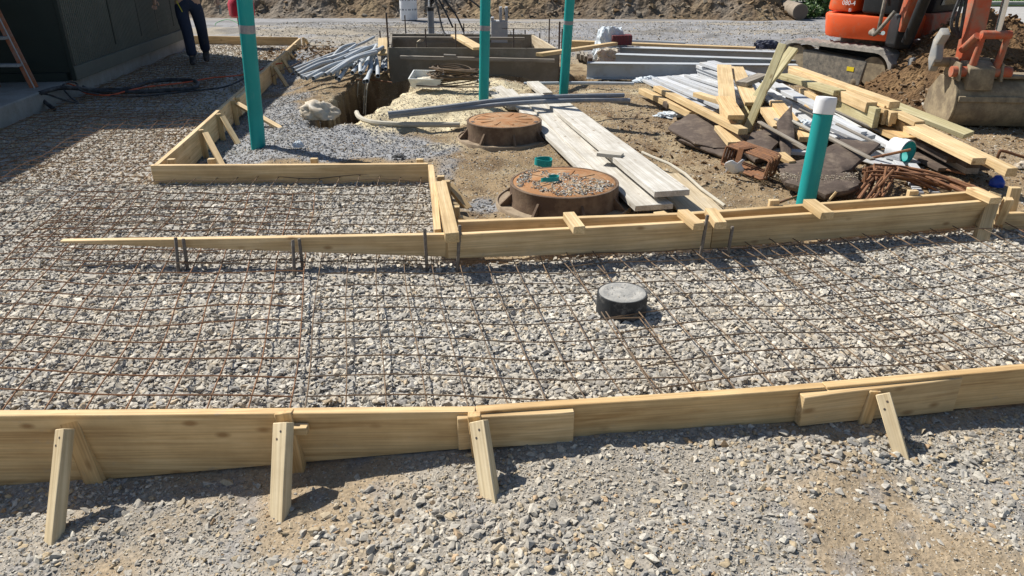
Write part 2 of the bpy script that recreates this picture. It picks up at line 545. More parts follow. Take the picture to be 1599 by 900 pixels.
def set_col(me, cols):
    a = me.color_attributes.new("Col", 'FLOAT_COLOR', 'POINT')
    c = np.ones((len(me.vertices), 4), np.float32)
    c[:, :3] = cols
    a.data.foreach_set("color", c.ravel())

def np_mesh(name, v, tri):
    me = bpy.data.meshes.new(name)
    nv, nf, k = len(v), len(tri), tri.shape[1]
    me.vertices.add(nv)
    me.vertices.foreach_set("co", np.ascontiguousarray(v, np.float32).ravel())
    me.loops.add(nf * k)
    me.loops.foreach_set("vertex_index", np.ascontiguousarray(tri, np.int32).ravel())
    me.polygons.add(nf)
    me.polygons.foreach_set("loop_start", np.arange(0, nf * k, k, dtype=np.int32))
    me.polygons.foreach_set("use_smooth", np.zeros(nf, bool))
    me.update(calc_edges=True)
    return me

def grid_tris(nx, ny):
    i, j = np.meshgrid(np.arange(nx - 1), np.arange(ny - 1), indexing='ij')
    a = (i * ny + j).ravel()
    return np.stack([a, a + ny, a + ny + 1, a + 1], 1)
# ------------------------------------------------------------------ ground
YF_X = [-6, -0.19, 0.22, 0.94, 1.97, 4.2, 7.0]
YF_Y = [2.09, 2.12, 2.17, 2.26, 2.42, 2.85, 3.4]
def yfront(x):
    return np.interp(x, YF_X, YF_Y)

SLAB = [(-4.32, 2.13), (-0.19, 2.13), (0.22, 2.19), (0.94, 2.28), (1.97, 2.44), (4.2, 2.87), (7, 3.42), (7, 5.25),
        (2.89, 4.30), (-0.30, 3.74), (-0.62, 5.36), (-2.69, 5.32), (-3.82, 13.68), (-5.75, 14.05), (-4.92, 7.0)]

def blob(x, y, px, py, rx, ry, rot=0.0):
    c = U(px, py)
    dx, dy = x - c.x, y - c.y
    ca, sa = math.cos(rot), math.sin(rot)
    u, v = (dx * ca + dy * sa) / rx, (-dx * sa + dy * ca) / ry
    return np.exp(-(u * u + v * v))

HOLE = [U(527, 188), U(550, 177), U(584, 155), U(607, 128)]
BOXTR = [U(600, 120), U(760, 124), U(905, 121)]

def holeness(x, y):
    h = np.zeros_like(x)
    for a, b, w in ((HOLE[0], HOLE[1], 0.27), (HOLE[1], HOLE[2], 0.42), (HOLE[2], HOLE[3], 0.44)):
        d, t = segdist(x, y, a, b)
        d = d + (fbm(x, y, 4, 3, 3.0) - 0.5) * 0.25
        h = np.maximum(h, 1 - sstep(w * 0.78, w, d))
    return h

RUN0, RUN1 = U(238, 258.5, 0.135), U(466, 60, 0.135)
def H(x, y):
    x, y = np.asarray(x, float), np.asarray(y, float)
    yf = yfront(x)
    ins = inpoly(x, y, SLAB)
    front = y < yf + 0.16
    # ground in front of the near boards lies lower on the left
    zl = np.interp(x, [-4, -1.8, -0.9, -0.2, 0.3, 1.0, 2.0, 4], [-0.20, -0.17, -0.11, -0.03, -0.003, -0.008, -0.052, -0.07])
    d = yf - y
    zo = zl - 0.07 * np.clip(d, 0, 3) + (fbm(x, y, 2.2, 4, 5) - 0.5) * 0.05 * sstep(0, 0.3, d) + (fbm(x, y, 11, 3, 9) - 0.5) * 0.018
    zi = (fbm(x, y, 1.7, 4, 1) - 0.5) * 0.03 - 0.012
    t = sstep(0.03, 0.15, y - yf)
    z = np.where(front, zo * (1 - t) + zi * t, zi)
    yard = ~ins & ~front
    zy = (fbm(x, y, 1.1, 4, 21) - 0.5) * 0.07 + (fbm(x, y, 6, 4, 33) - 0.5) * 0.05 - 0.015
    sand = blob(x, y, 655, 162, 0.95, 1.25) + 0.8 * blob(x, y, 700, 140, 0.8, 0.9)
    zy = zy + 0.10 * sstep(0.1, 0.75, sand + (fbm(x, y, 3, 4, 77) - 0.5) * 0.5) + 0.05 * (fbm(x, y, 9, 3, 78) - 0.5) * sstep(0.2, 0.6, sand)
    zy = zy + 0.32 * blob(x, y, 500, 82, 0.75, 0.9) * (0.7 + 0.6 * fbm(x, y, 5, 3, 8))
    dr, _ = segdist(x, y, RUN0, RUN1)
    zy = zy - 0.11 * (1 - sstep(0.15, 0.75, dr))
    hl = holeness(x, y)
    zy = zy - 1.25 * hl
    for a, b in ((BOXTR[0], BOXTR[1]), (BOXTR[1], BOXTR[2])):
        dd, _ = segdist(x, y, a, b)
        zy = zy - 0.30 * (1 - sstep(0.10, 0.26, dd))
    rut = sstep(10.5, 12.5, y)
    zy = zy * (1 - rut) + rut * ((fbm(x * 0.35, y, 1.6, 4, 51) - 0.5) * 0.16 + (fbm(x, y, 5, 3, 52) - 0.5) * 0.05)
    z = np.where(yard, zy, z)
    edge = sstep(17, 19, y)
    return z * (1 - edge) - 0.02 * edge

def mixv(a, b, t):
    return a * (1 - t[..., None]) + np.array(b) * t[..., None]

def front_dirt(x, y):
    n = fbm(x, y, 1.6, 5, 71)
    return sstep(0.40, 0.56, n + 0.10 * sstep(-0.3, 1.6, x) * sstep(0, 1, x) - 0.04)

def yard_gravel(x, y):
    g = 1.25 * blob(x, y, 400, 205, 0.75, 0.9) + 1.1 * blob(x, y, 470, 222, 0.75, 0.42) + 0.8 * blob(x, y, 410, 160, 0.5, 1.3) \
        + 0.9 * blob(x, y, 640, 230, 0.5, 0.45) + 0.9 * blob(x, y, 545, 222, 0.5, 0.5) + 1.1 * blob(x, y, 440, 100, 0.6, 1.8, 0.15) + 0.8 * blob(x, y, 700, 262, 0.18, 0.28) \
        + 0.9 * blob(x, y, 1005, 318, 0.24, 0.2) + 0.7 * blob(x, y, 760, 320, 0.2, 0.2)
    return sstep(0.40, 0.74, g + (fbm(x, y, 3.2, 4, 14) - 0.5) * 0.9)

def ground_colour(x, y):
    ins = inpoly(x, y, SLAB)
    front = y < yfront(x) + 0.02
    n1, n2, n3 = fbm(x, y, 2.5, 5, 90), fbm(x, y, 9, 4, 95), fbm(x, y, 0.7, 4, 99)
    c = np.zeros(x.shape + (3,))
    # yard earth
    c[:] = (0.245, 0.178, 0.102)
    c = mixv(c, (0.30, 0.235, 0.145), sstep(0.47, 0.65, n1))
    c = mixv(c, (0.15, 0.10, 0.055), sstep(0.52, 0.68, n2) * 0.85)
    right = sstep(1.2, 2.2, x) * (1 - sstep(7.5, 9.5, y))
    c = mixv(c, (0.27, 0.195, 0.115), right * 0.6)
    c = mixv(c, (0.27, 0.275, 0.285), yard_gravel(x, y))
    sand = np.clip(blob(x, y, 655, 168, 0.75, 1.05) * 1.15 + 0.9 * blob(x, y, 715, 150, 0.7, 0.9) + 0.8 * blob(x, y, 660, 190, 0.6, 0.25) + 0.5 * blob(x, y, 960, 140, 0.7, 0.35), 0, 1)
    c = mixv(c, (0.56, 0.485, 0.325), sstep(0.22, 0.52, sand + (n1 - 0.5) * 0.9 + (n2 - 0.5) * 0.35) * (1 - 0.35 * sstep(0.55, 0.66, n2)))
    # haul road and the gravel yard beyond
    road = sstep(11.3, 12.6, y + (n1 - 0.5) * 1.5 + 0.15 * np.clip(x - 2, -4, 4))
    rc = np.zeros_like(c); rc[:] = (0.255, 0.255, 0.262)
    rc = mixv(rc, (0.33, 0.28, 0.20), sstep(0.52, 0.66, fbm(x * 0.3, y, 1.2, 4, 61)) * 0.7)
    rc = mixv(rc, (0.15, 0.145, 0.14), sstep(0.55, 0.68, fbm(x * 0.4, y, 2.6, 4, 66)) * 0.75)
    c = mixv(c, (0, 0, 0), road) + rc * road[..., None]
    # asphalt-pale street far right
    st = sstep(15.2, 16.0, y) * sstep(8.5, 9.5, x)
    c = mixv(c, (0.36, 0.35, 0.335), st)
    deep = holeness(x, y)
    c = mixv(c, (0.055, 0.038, 0.022), sstep(0.01, 0.25, deep) * (~ins))  # shade of the pit put into the colour: hole walls near black
    # slab bed and near verge
    c[ins] = (0.36, 0.34, 0.305)
    fc = np.zeros_like(c); fc[:] = (0.315, 0.285, 0.24)
    fc = mixv(fc, (0.33, 0.258, 0.172), front_dirt(x, y))
    fc = mixv(fc, (0.24, 0.235, 0.235), sstep(0.58, 0.7, n2) * 0.6)
    c[front] = fc[front]
    return c

def axis(segs):
    out = [segs[0][0]]
    for a, b, s in segs:
        n = max(1, int(round((b - a) / s)))
        out += [a + (b - a) * (k + 1) / n for k in range(n)]
    return np.array(out)
gx = axis([(-700, -100, 100), (-100, -20, 10), (-20, -7, 1.0), (-7, -2.2, 0.05), (-2.2, 2.6, 0.028), (2.6, 7, 0.05), (7, 20, 0.5), (20, 100, 10), (100, 700, 100)])
gy = axis([(-300, -20, 40), (-20, 0.6, 1.0), (0.6, 1.3, 0.1), (1.3, 2.6, 0.02), (2.6, 6.0, 0.04), (6.0, 11.5, 0.05), (11.5, 20, 0.12), (20, 60, 1.5), (60, 900, 60)])
X, Y = np.meshgrid(gx, gy, indexing='ij')
Z = H(X, Y)
Z = np.where((np.abs(X) > 12) | (Y < 0.5) | (Y > 22), -0.03, Z)
me = np_mesh("ground", np.stack([X, Y, Z], -1).reshape(-1, 3), grid_tris(len(gx), len(gy)))
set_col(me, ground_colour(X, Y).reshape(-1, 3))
me.polygons.foreach_set("use_smooth", np.ones(len(me.polygons), bool))
tag(obj("ground", me, 'ground'), kind='structure')

# dirt bank across the back (terrain)
bx = np.arange(-16, 8.2, 0.11)
by = np.arange(17.3, 27, 0.11)
X, Y = np.meshgrid(bx, by, indexing='ij')
foot = 19.3 - 0.10 * np.clip(X, 0, 9) - 0.25 * (fbm(X, Y, 0.5, 3, 2) - 0.5) * 4
rise = np.clip((Y - foot) / 3.2, -0.2, 1)
env = 1 - sstep(6.2, 7.6, X + (fbm(X, Y, 0.9, 3, 4) - 0.5) * 1.0)
Zb = (2.3 * sstep(0, 1, rise) * (0.75 + 0.5 * fbm(X, Y, 0.45, 3, 6)) + (fbm(X, Y, 2.2, 5, 16) - 0.5) * 0.38 * sstep(0, 0.25, rise)
      + np.abs(fbm(X, Y, 5.5, 3, 26) - 0.5) * 0.20 * sstep(0, 0.15, rise)) * env
Zb = np.where(rise <= 0.0, -0.12, Zb) - 0.05
me = np_mesh("dirt_bank", np.stack([X, Y, Zb], -1).reshape(-1, 3), grid_tris(len(bx), len(by)))
n1, n2 = fbm(X, Y, 1.3, 5, 36), fbm(X, Y, 6, 4, 46)
c = np.zeros(X.shape + (3,)); c[:] = (0.165, 0.118, 0.072)
c = mixv(c, (0.245, 0.18, 0.105), sstep(0.48, 0.62, n1))
c = mixv(c, (0.185, 0.155, 0.122), sstep(0.5, 0.66, fbm(X, Y, 0.8, 4, 56)))
c = mixv(c, (0.11, 0.075, 0.045), sstep(0.56, 0.68, n2) * 0.8)
set_col(me, c.reshape(-1, 3))
tag(obj("dirt_bank", me, 'bank'), kind='structure')

# ------------------------------------------------------------------ stones
def stone_shapes(n, npts):
    out = []
    r = random.Random(npts * 100 + n)
    for k in range(n):
        bm = bmesh.new()
        for i in range(npts):
            while True:
                p = Vector((r.uniform(-1, 1), r.uniform(-1, 1), r.uniform(-1, 1)))
                if 0.35 < p.length < 1:
                    break
            p = p.normalized() * r.uniform(0.85, 1.08)
            bm.verts.new((p.x, p.y * r.uniform(0.8, 1), p.z))
        res = bmesh.ops.convex_hull(bm, input=bm.verts[:])
        for g in res["geom_interior"]:
            if isinstance(g, bmesh.types.BMVert) and g.is_valid:
                bm.verts.remove(g)
        bmesh.ops.triangulate(bm, faces=bm.faces[:])
        bm.verts.index_update()
        out.append((np.array([v.co[:] for v in bm.verts]), np.array([[v.index for v in f.verts] for f in bm.faces])))
        bm.free()
    return out
SH_FINE = stone_shapes(12, 13)
SH_LOW = stone_shapes(10, 8)

def rand_rot(n, tilt):
    yaw = rng.random(n) * 2 * PI
    ax = rng.random(n) * 2 * PI
    an = rng.normal(0, tilt, n)
    q = np.zeros((n, 3, 3))
    c, s = np.cos(yaw), np.sin(yaw)
    Rz = np.zeros((n, 3, 3)); Rz[:, 0, 0] = c; Rz[:, 0, 1] = -s; Rz[:, 1, 0] = s; Rz[:, 1, 1] = c; Rz[:, 2, 2] = 1
    u = np.stack([np.cos(ax), np.sin(ax), np.zeros(n)], 1)
    K = np.zeros((n, 3, 3)); K[:, 0, 2] = u[:, 1]; K[:, 1, 2] = -u[:, 0]; K[:, 2, 0] = -u[:, 1]; K[:, 2, 1] = u[:, 0]
    I = np.eye(3)[None]
    Rt = I + np.sin(an)[:, None, None] * K + (1 - np.cos(an))[:, None, None] * (K @ K)
    return Rt @ Rz

PAL_SLAB = (np.array([(0.50, 0.478, 0.432), (0.53, 0.487, 0.415), (0.40, 0.39, 0.37), (0.62, 0.60, 0.555), (0.35, 0.348, 0.345), (0.47, 0.39, 0.29), (0.25, 0.25, 0.252)]),
            [0.25, 0.20, 0.18, 0.16, 0.11, 0.05, 0.05])
PAL_FRONT = (np.array([(0.41, 0.395, 0.365), (0.47, 0.45, 0.41), (0.33, 0.325, 0.315), (0.27, 0.268, 0.265), (0.44, 0.365, 0.255), (0.56, 0.54, 0.49), (0.42, 0.29, 0.17)]),
             [0.28, 0.19, 0.17, 0.07, 0.18, 0.08, 0.03])
PAL_LEFT = (PAL_SLAB[0] * np.array([0.84, 0.735, 0.615]), PAL_SLAB[1])
PAL_BLUE = (np.array([(0.25, 0.26, 0.285), (0.33, 0.335, 0.35), (0.20, 0.205, 0.225), (0.40, 0.39, 0.37)]), [0.4, 0.3, 0.2, 0.1])
PAL_DIRT = (np.array([(0.40, 0.32, 0.22), (0.48, 0.43, 0.35), (0.30, 0.21, 0.12), (0.55, 0.52, 0.46), (0.24, 0.20, 0.16)]), [0.3, 0.25, 0.2, 0.15, 0.1])

class Stones:
    def __init__(s):
        s.V, s.T, s.C, s.n = [], [], [], 0
    def put(s, x, y, r, pal, shapes, tilt=0.38, flat=(0.32, 0.62), sink=0.32, z=None, lift=0.0):
        n = len(x)
        if n == 0:
            return
        z = (H(x, y) if z is None else z) + lift
        Rm = rand_rot(n, tilt)
        sc = np.stack([r * rng.uniform(0.85, 1.35, n), r * rng.uniform(0.65, 1.0, n), r * rng.uniform(flat[0], flat[1], n)], 1)
        cols = pal[0][rng.choice(len(pal[0]), n, p=pal[1])] * np.array([1.0, 0.965, 0.90]) * rng.uniform(0.82, 1.15, (n, 1)) * (0.72 + 0.56 * fbm(x, y, 0.9, 4, 120))[:, None]
        cols = cols + (np.array([(0.40, 0.35, 0.275)]) - cols) * (0.32 * sstep(0.50, 0.66, fbm(x, y, 1.4, 4, 140)))[:, None]
        zz = z + sc[:, 2] * (1 - 2 * sink) * 0.9
        which = rng.integers(0, len(shapes), n)
        for k, (bv, bt) in enumerate(shapes):
            i = np.where(which == k)[0]
            if len(i) == 0:
                continue
            p = bv[None] * sc[i][:, None, :]
            p = np.einsum('nij,nkj->nki', Rm[i], p)
            p[:, :, 0] += x[i][:, None]; p[:, :, 1] += y[i][:, None]; p[:, :, 2] += zz[i][:, None]
            m = len(bv)
            s.V.append(p.reshape(-1, 3))
            s.T.append((bt[None] + (np.arange(len(i)) * m)[:, None, None] + s.n).reshape(-1, 3))
            s.C.append(np.repeat(cols[i], m, 0))
            s.n += m * len(i)
    def build(s, name):
        me = np_mesh(name, np.concatenate(s.V), np.concatenate(s.T))
        set_col(me, np.concatenate(s.C))
        return tag(obj(name, me, 'stone'), kind='stuff')

def spray(x0, x1, y0, y1, dens, keep=None, margin=0.9):
    n = int((x1 - x0) * (y1 - y0) * dens)
    x, y = rng.uniform(x0, x1, n), rng.uniform(y0, y1, n)
    k = np.abs(x) < 0.715 * (0.906 * y + 0.70) + margin
    x, y = x[k], y[k]
    if keep is not None:
        k = keep(x, y)
        x, y = x[k], y[k]
    return x, y

S = Stones()                                   # crushed stone bed inside the forms
ins = lambda x, y: inpoly(x, y, SLAB) & (y > yfront(x) + 0.05)
x, y = spray(-3.4, 4.6, 2.1, 3.4, 4600, ins); S.put(x, y, rng.gamma(6, 0.0020, len(x)).clip(0.005, 0.027), PAL_SLAB, SH_FINE, lift=0.003)
x, y = spray(-3.4, 4.6, 2.1, 3.4, 1500, ins); S.put(x, y, rng.uniform(0.005, 0.009, len(x)), PAL_SLAB, SH_LOW, lift=0.006)
x, y = spray(-4.9, 5.8, 3.4, 5.4, 2900, ins); S.put(x, y, rng.gamma(6, 0.0021, len(x)).clip(0.006, 0.028), PAL_SLAB, SH_LOW, lift=0.003)
x, y = spray(-5.2, -2.0, 5.3, 8.0, 1700, ins); S.put(x, y, rng.uniform(0.008, 0.020, len(x)), PAL_LEFT, SH_LOW, lift=0.002)
x, y = spray(-6.0, -2.8, 8.0, 14.1, 700, ins); S.put(x, y, rng.uniform(0.012, 0.024, len(x)), PAL_LEFT, SH_LOW, lift=0.002)
x, y = spray(-3.4, 4.2, 2.15, 2.9, 900, lambda x, y: ins(x, y) & (y < yfront(x) + 0.28)); S.put(x, y, rng.uniform(0.010, 0.022, len(x)), PAL_SLAB, SH_FINE, lift=0.02)
S.build("gravel_bed")

S = Stones()                                   # loose stone on the near verge
out = lambda x, y: y < yfront(x) - 0.012
def clump(x, y):
    return fbm(x, y, 1.6, 5, 71) + 0.10 * sstep(-0.3, 1.6, x) - 0.04
x, y = spray(-2.5, 2.8, 1.2, 2.9, 16000, out, 0.35)
fd = front_dirt(x, y)
k = rng.random(len(x)) < fd
S.put(x[~k], y[~k], rng.gamma(4, 0.0009, (~k).sum()).clip(0.0015, 0.007), PAL_FRONT, SH_LOW, sink=0.2)
x, y = x[k], y[k]
S.put(x, y, rng.gamma(2.5, 0.0011, len(x)).clip(0.001, 0.006), (PAL_DIRT[0] * np.array([0.95, 0.98, 1.02]), PAL_DIRT[1]), SH_LOW, sink=0.35)
def kp(th, w):
    return lambda x, y: out(x, y) & (rng.random(len(x)) < 1 - 0.86 * sstep(th - w, th + w, clump(x, y)))
x, y = spray(-2.9, 3.2, 1.2, 3.0, 2500, kp(0.50, 0.07)); S.put(x, y, rng.gamma(5, 0.0016, len(x)).clip(0.004, 0.018), PAL_FRONT, SH_FINE, sink=0.34)
x, y = spray(-2.9, 3.2, 1.2, 3.0, 420, kp(0.53, 0.08)); S.put(x, y, rng.gamma(8, 0.0016, len(x)).clip(0.008, 0.025), PAL_FRONT, SH_FINE, sink=0.34)
b_ = lambda x, y: out(x, y) & (rng.random(len(x)) < np.clip(blob(x, y, 640, 800, 0.33, 0.14) + blob(x, y, 760, 860, 0.3, 0.1) + blob(x, y, 860, 820, 0.2, 0.1) + blob(x, y, 1260, 700, 0.35, 0.1) + blob(x, y, 1450, 690, 0.3, 0.1), 0, 1))
x, y = spray(-1.5, 2.2, 1.2, 2.6, 2600, b_); S.put(x, y, rng.gamma(7, 0.0018, len(x)).clip(0.005, 0.025), PAL_FRONT, SH_FINE, sink=0.25)
S.build("verge_gravel")

S = Stones()                                   # small blue-grey stone and pebbles in the yard
yd = lambda x, y: ~inpoly(x, y, SLAB) & (y > yfront(x) + 0.5) & (holeness(x, y) < 0.4)
x, y = spray(-4.2, 1.6, 3.8, 12.5, 1500, lambda x, y: yd(x, y) & (rng.random(len(x)) < yard_gravel(x, y))); S.put(x, y, rng.uniform(0.006, 0.016, len(x)), PAL_BLUE, SH_LOW, sink=0.2)
x, y = spray(-3.5, 5.5, 3.8, 10.5, 1800, yd); S.put(x, y, rng.gamma(3, 0.0016, len(x)).clip(0.002, 0.016), PAL_FRONT, SH_LOW, sink=0.3)
x, y = spray(-3.5, 5.5, 3.8, 10.5, 1600, yd); S.put(x, y, rng.gamma(3, 0.0017, len(x)).clip(0.002, 0.022), PAL_DIRT, SH_LOW, sink=0.3)
x, y = spray(-5.5, 9, 11.5, 18.5, 420, lambda x, y: ~inpoly(x, y, SLAB)); S.put(x, y, rng.gamma(3, 0.004, len(x)).clip(0.004, 0.035), PAL_FRONT, SH_LOW, sink=0.35)
S.build("yard_gravel")

# ------------------------------------------------------------------ welded wire mesh laid on the stone
DRUM_C = Vector((0.53, 3.17, 0))
def slab_in(p, m=0.03):
    a = np.array([p.x]); b = np.array([p.y])
    return bool(inpoly(a, b, SLAB)[0]) and p.y > float(yfront(p.x)) + 0.06 and (Vector((p.x - DRUM_C.x, p.y - DRUM_C.y)).length > 0.13)


def mesh_sheet(name, label, O, du, dv, nu, nv, mat, seed, step=0.152, zb=0.040, r=0.0030):
    """O corner, du/dv unit directions, nu wires along dv, nv wires along du"""
    b = MB()
    O, du, dv = Vector((*O, 0)), Vector((*du, 0)).normalized(), Vector((*dv, 0)).normalized()
    rs = random.Random(seed)
    a1, a2 = rs.uniform(0, 6), rs.uniform(0, 6)
    def pt(i, j):
        p = O + du * (i * step) + dv * (j * step)
        w = 0.012 * math.sin(i * 0.55 + a1 + 0.3 * j) + 0.012 * math.sin(j * 0.7 + a2 - 0.2 * i)
        p = p + dv * w + du * (0.010 * math.sin(j * 0.45 + a1))
        p.z = zb + 0.007 * math.sin(i * 0.9 + a2) + 0.007 * math.sin(j * 1.1 + a1) + 0.008 * math.sin(i * j * 0.13)
        return p
    def run(pts):
        cur = []
        for p in pts + [None]:
            if p is not None and slab_in(p):
                cur.append(p)
            else:
                if len(cur) > 1:
                    b.tube(cur, r, 5)
                cur = []
    h = 0.5
    for i in range(nu):
        run([pt(i, j * h) for j in range(int(nv / h) - 1)])
    for j in range(nv):
        run([pt(i * h, j) + Vector((0, 0, 0.005)) for i in range(int(nu / h) - 1)])
    o = b.build(name, mat, None, recalc=False)
    return tag(o, label, "wire mesh", "wire mesh sheets laid on the crushed stone")

az = lambda d: (math.sin(R(d)), math.cos(R(d)))
ex = lambda d: (math.cos(R(d)), math.sin(R(d)))
mesh_sheet("wire_mesh", "welded wire mesh sheet on the stone left of the black plastic pipe stub", (-0.74, 2.05), ex(0), az(-10.5), 11, 13, M['wire'], 1)
mesh_sheet("wire_mesh", "welded wire mesh sheet on the stone at left, behind the tall near board", (-2.45, 2.08), ex(-1), az(-12), 12, 20, M['wirerust'], 2, zb=0.042, r=0.0034)
mesh_sheet("wire_mesh", "rusty wire mesh sheet left of the form corner, its wires running back to the shed", (-4.3, 3.75), ex(0.5), az(-9), 13, 26, M['wirerust'], 3, r=0.0026, zb=0.044)
mesh_sheet("wire_mesh", "rust brown wire mesh sheet beside the shed footing under the black hoses", (-5.6, 7.4), ex(1), az(-8), 15, 30, M['wirerust'], 4, r=0.0026, zb=0.038)
mesh_sheet("wire_mesh", "wire mesh sheet in the bay enclosed by the three yellow form boards", (-2.55, 3.66), ex(0), az(-4), 15, 13, M['wire'], 5)
mesh_sheet("wire_mesh", "wire mesh sheet around the black plastic pipe stub, slightly turned", (0.62, 2.12), ex(9), az(-12), 10, 12, M['wire'], 6, zb=0.044)
mesh_sheet("wire_mesh", "wire mesh sheet on the stone right of the pipe stub, before the double boards", (1.75, 2.2), ex(13), az(-13), 12, 15, M['wire'], 7)
mesh_sheet("wire_mesh", "wire mesh sheet at the right edge of the stone bed by the leaning post", (3.4, 2.7), ex(12), az(-11), 14, 15, M['wirerust'], 8)
# ------------------------------------------------------------------ near formwork
def hz(p):
    return float(H(np.array([p[0]]), np.array([p[1]]))[0])

def drop(px, py, top):
    """height below 'top' at which the pixel's ray meets the upright through top"""
    return top.z - V(px, py, top.y).z

def bevel_box(d, bev=0.003, name="block"):
    b = MB(); b.box((0, 0, 0), d)
    return b.mesh(name, bevel=bev)

ZN = 0.13
fw = thing("formwork", "long row of yellow form boards staked across the foreground, tallest at its left end", "formwork", (0, 2.15, 0))
a, c_ = U(-140, 650, ZN), U(742, 644.5, ZN)
d0 = drop(-140, 770, a); d1 = drop(742, 698, c_) + 0.006
d0 = d1 + (d0 - d1) * 1.32; a = c_ + (a - c_) * 1.32
board("board", a, c_, d0, d1, 0.038, 'fir', fw)["label"] = "widest board, at the left, with brown knots"
a, c_ = U(744, 643.5, ZN), U(1290, 605.5, ZN)
board("board", a, c_, drop(744, 690, a) + 0.012, drop(1290, 652, c_) + 0.012, 0.038, 'fir', fw)
a, c_ = U(1292, 605, ZN), U(2150, 524, ZN)
board("board", a, c_, drop(1292, 652, a) + 0.012, 0.20, 0.038, 'fir', fw)
def splice(p0, p1, b0, b1, zt):
    A, B = U(*p0, zt), U(*p1, zt)
    board("splice_board", A, B, drop(p0[0], b0, A), drop(p1[0], b1, B), 0.038, 'pine', fw)
splice((714, 655), (897, 643.5), 704, 691, 0.118)
splice((1257, 622), (1504, 590), 667, 642, 0.118)
# stakes and braces: top and foot given, pieces are 2x2 to 2x4 softwood
def post(parent, top, foot, W, T, mat, name, face=(0, -1, 0)):
    return plank(name, top, foot, W, T, mat, parent, up=Vector(face))
def yb(x):   # front face of the near boards
    return float(yfront(x))
def tp(px, py, off):
    """point on the pixel's ray a little in front of the near boards"""
    x = U(px, py, 0.1).x
    return V(px, py, float(yfront(x)) - off)
def ft(px, py):
    z = -0.1
    for _ in range(4):
        p = U(px, py, z); z = hz(p)
    p.z = z
    return p
def brace(t_, f_, W, T, mat, off):
    P, F = tp(*t_, off), ft(*f_)
    o = post(fw, P, F + (F - P).normalized() * 0.07, W, T, "fresh", "brace", face=(-0.42, -1, 0.1))
    m_ = wm(o)
    for s_ in (0.03, 0.055):
        b = MB(); b.lathe([(0.0045, -0.002), (0.004, 0.0012), (0.001, 0.0016)], 8, cap1=True)
        b.build("nail", "dkbar", o, m_ @ Matrix.Translation((s_, 0.008 if s_ < 0.05 else -0.008, 0.0)))
P = tp(103, 650, 0.004); F = Vector((P.x + 0.055, P.y - 0.035, -0.24)); post(fw, P, F, 0.07, 0.04, 'fir', "stake")
brace((92, 670), (74, 850), 0.047, 0.042, 'pine', 0.065)
P = tp(441, 646, 0.004); F = Vector((P.x + 0.035, P.y - 0.05, -0.16)); post(fw, P, F, 0.062, 0.038, 'fir', "stake")
brace((436, 660), (430, 812), 0.062, 0.04, 'pine', 0.055)
P = tp(467, 660, 0.002)
obj("block", plank_mesh(0.055, 0.035, 0.03, "block"), 'yellow', fw, frame_from(P - Vector((0.02, 0.018, 0)), P + Vector((0.03, -0.018, 0))))
P = tp(740, 651, 0.045); F = Vector((P.x + 0.02, P.y - 0.01, -0.13)); post(fw, P, F, 0.045, 0.036, 'fir', "stake")
brace((743, 658), (762, 783), 0.058, 0.036, 'pine', 0.085)
P = tp(1368, 612, 0.042); F = Vector((P.x - 0.03, P.y - 0.02, -0.16)); post(fw, P, F, 0.045, 0.04, 'fir', "stake")
brace((1378, 615), (1407, 714), 0.048, 0.04, 'pine', 0.085)

# ------------------------------------------------------------------ middle formwork
mf = thing("formwork", "double row of yellow boards with spacer blocks, its left end tapering to a point", "formwork", (0.5, 3.75, 0))
ZM = 0.195
A, B = Vector((-2.50, 3.765, 0.13)), V(697, 367, 3.705)
board("board", A, B, 0.012, B.z - V(697, 402, 3.705).z, 0.038, 'pine', mf)["label"] = "tapered board, cut to a point at its left end"
def fb(p0, p1, b0, b1, mat='pine'):
    A, B = U(*p0, ZM), U(*p1, ZM)
    return board("board", A, B, drop(p0[0], b0, A), drop(p1[0], b1, B), 0.036, mat, mf)
fb((699, 368), (1114, 345.5), 404.5, 390)
fb((1115, 345.3), (1545, 314.5), 389, 353)
fb((714, 347), (1080, 334.5), 372, 362)
fb((1084, 334.3), (1532, 300), 362, 340)
def spacer(p0, p1, zt, W, T, mat='pine'):
    return plank("spacer_block", U(*p0, zt), U(*p1, zt), W, T, mat, mf)
spacer((888, 331), (905, 354), ZM + 0.045, 0.065, 0.044, 'yellow')
spacer((1066, 327), (1092, 349), ZM + 0.042, 0.062, 0.042, 'pine')
spacer((1110, 325), (1126, 347), ZM + 0.042, 0.066, 0.042, 'pine')
spacer((1264, 311), (1293, 332), ZM + 0.046, 0.075, 0.044, 'yellow')
spacer((1518, 292), (1556, 309), ZM + 0.046, 0.075, 0.04, 'pine')
# end posts
P = U(1555, 301, 0.235); post(mf, P, U(1533, 379, -0.02), 0.075, 0.06, 'yellow', "post", face=(-0.3, -1, 0))["label"] = "leaning end post"
P = U(1588, 294, 0.24); post(mf, P, U(1574, 352, 0.0), 0.06, 0.05, 'yellow', "post", face=(-0.2, -1, 0))
post(mf, U(1577, 313, 0.2), U(1560, 352, 0.02), 0.05, 0.04, 'pine', "post", face=(-0.2, -1, 0))
A, B = U(1572, 334, 0.10), U(1720, 331, 0.10)
board("board", A, B, 0.115, 0.115, 0.036, 'pine', mf)
# short stub stakes seen behind the rear board
for px, py in ((1432, 301), (1213, 316)):
    P = U(px, py, 0.225); plank("stake", P + Vector((0, 0.03, 0)), P + Vector((0, 0.03, -0.28)), 0.06, 0.035, 'pine', mf, up=Vector((0, -1, 0)))

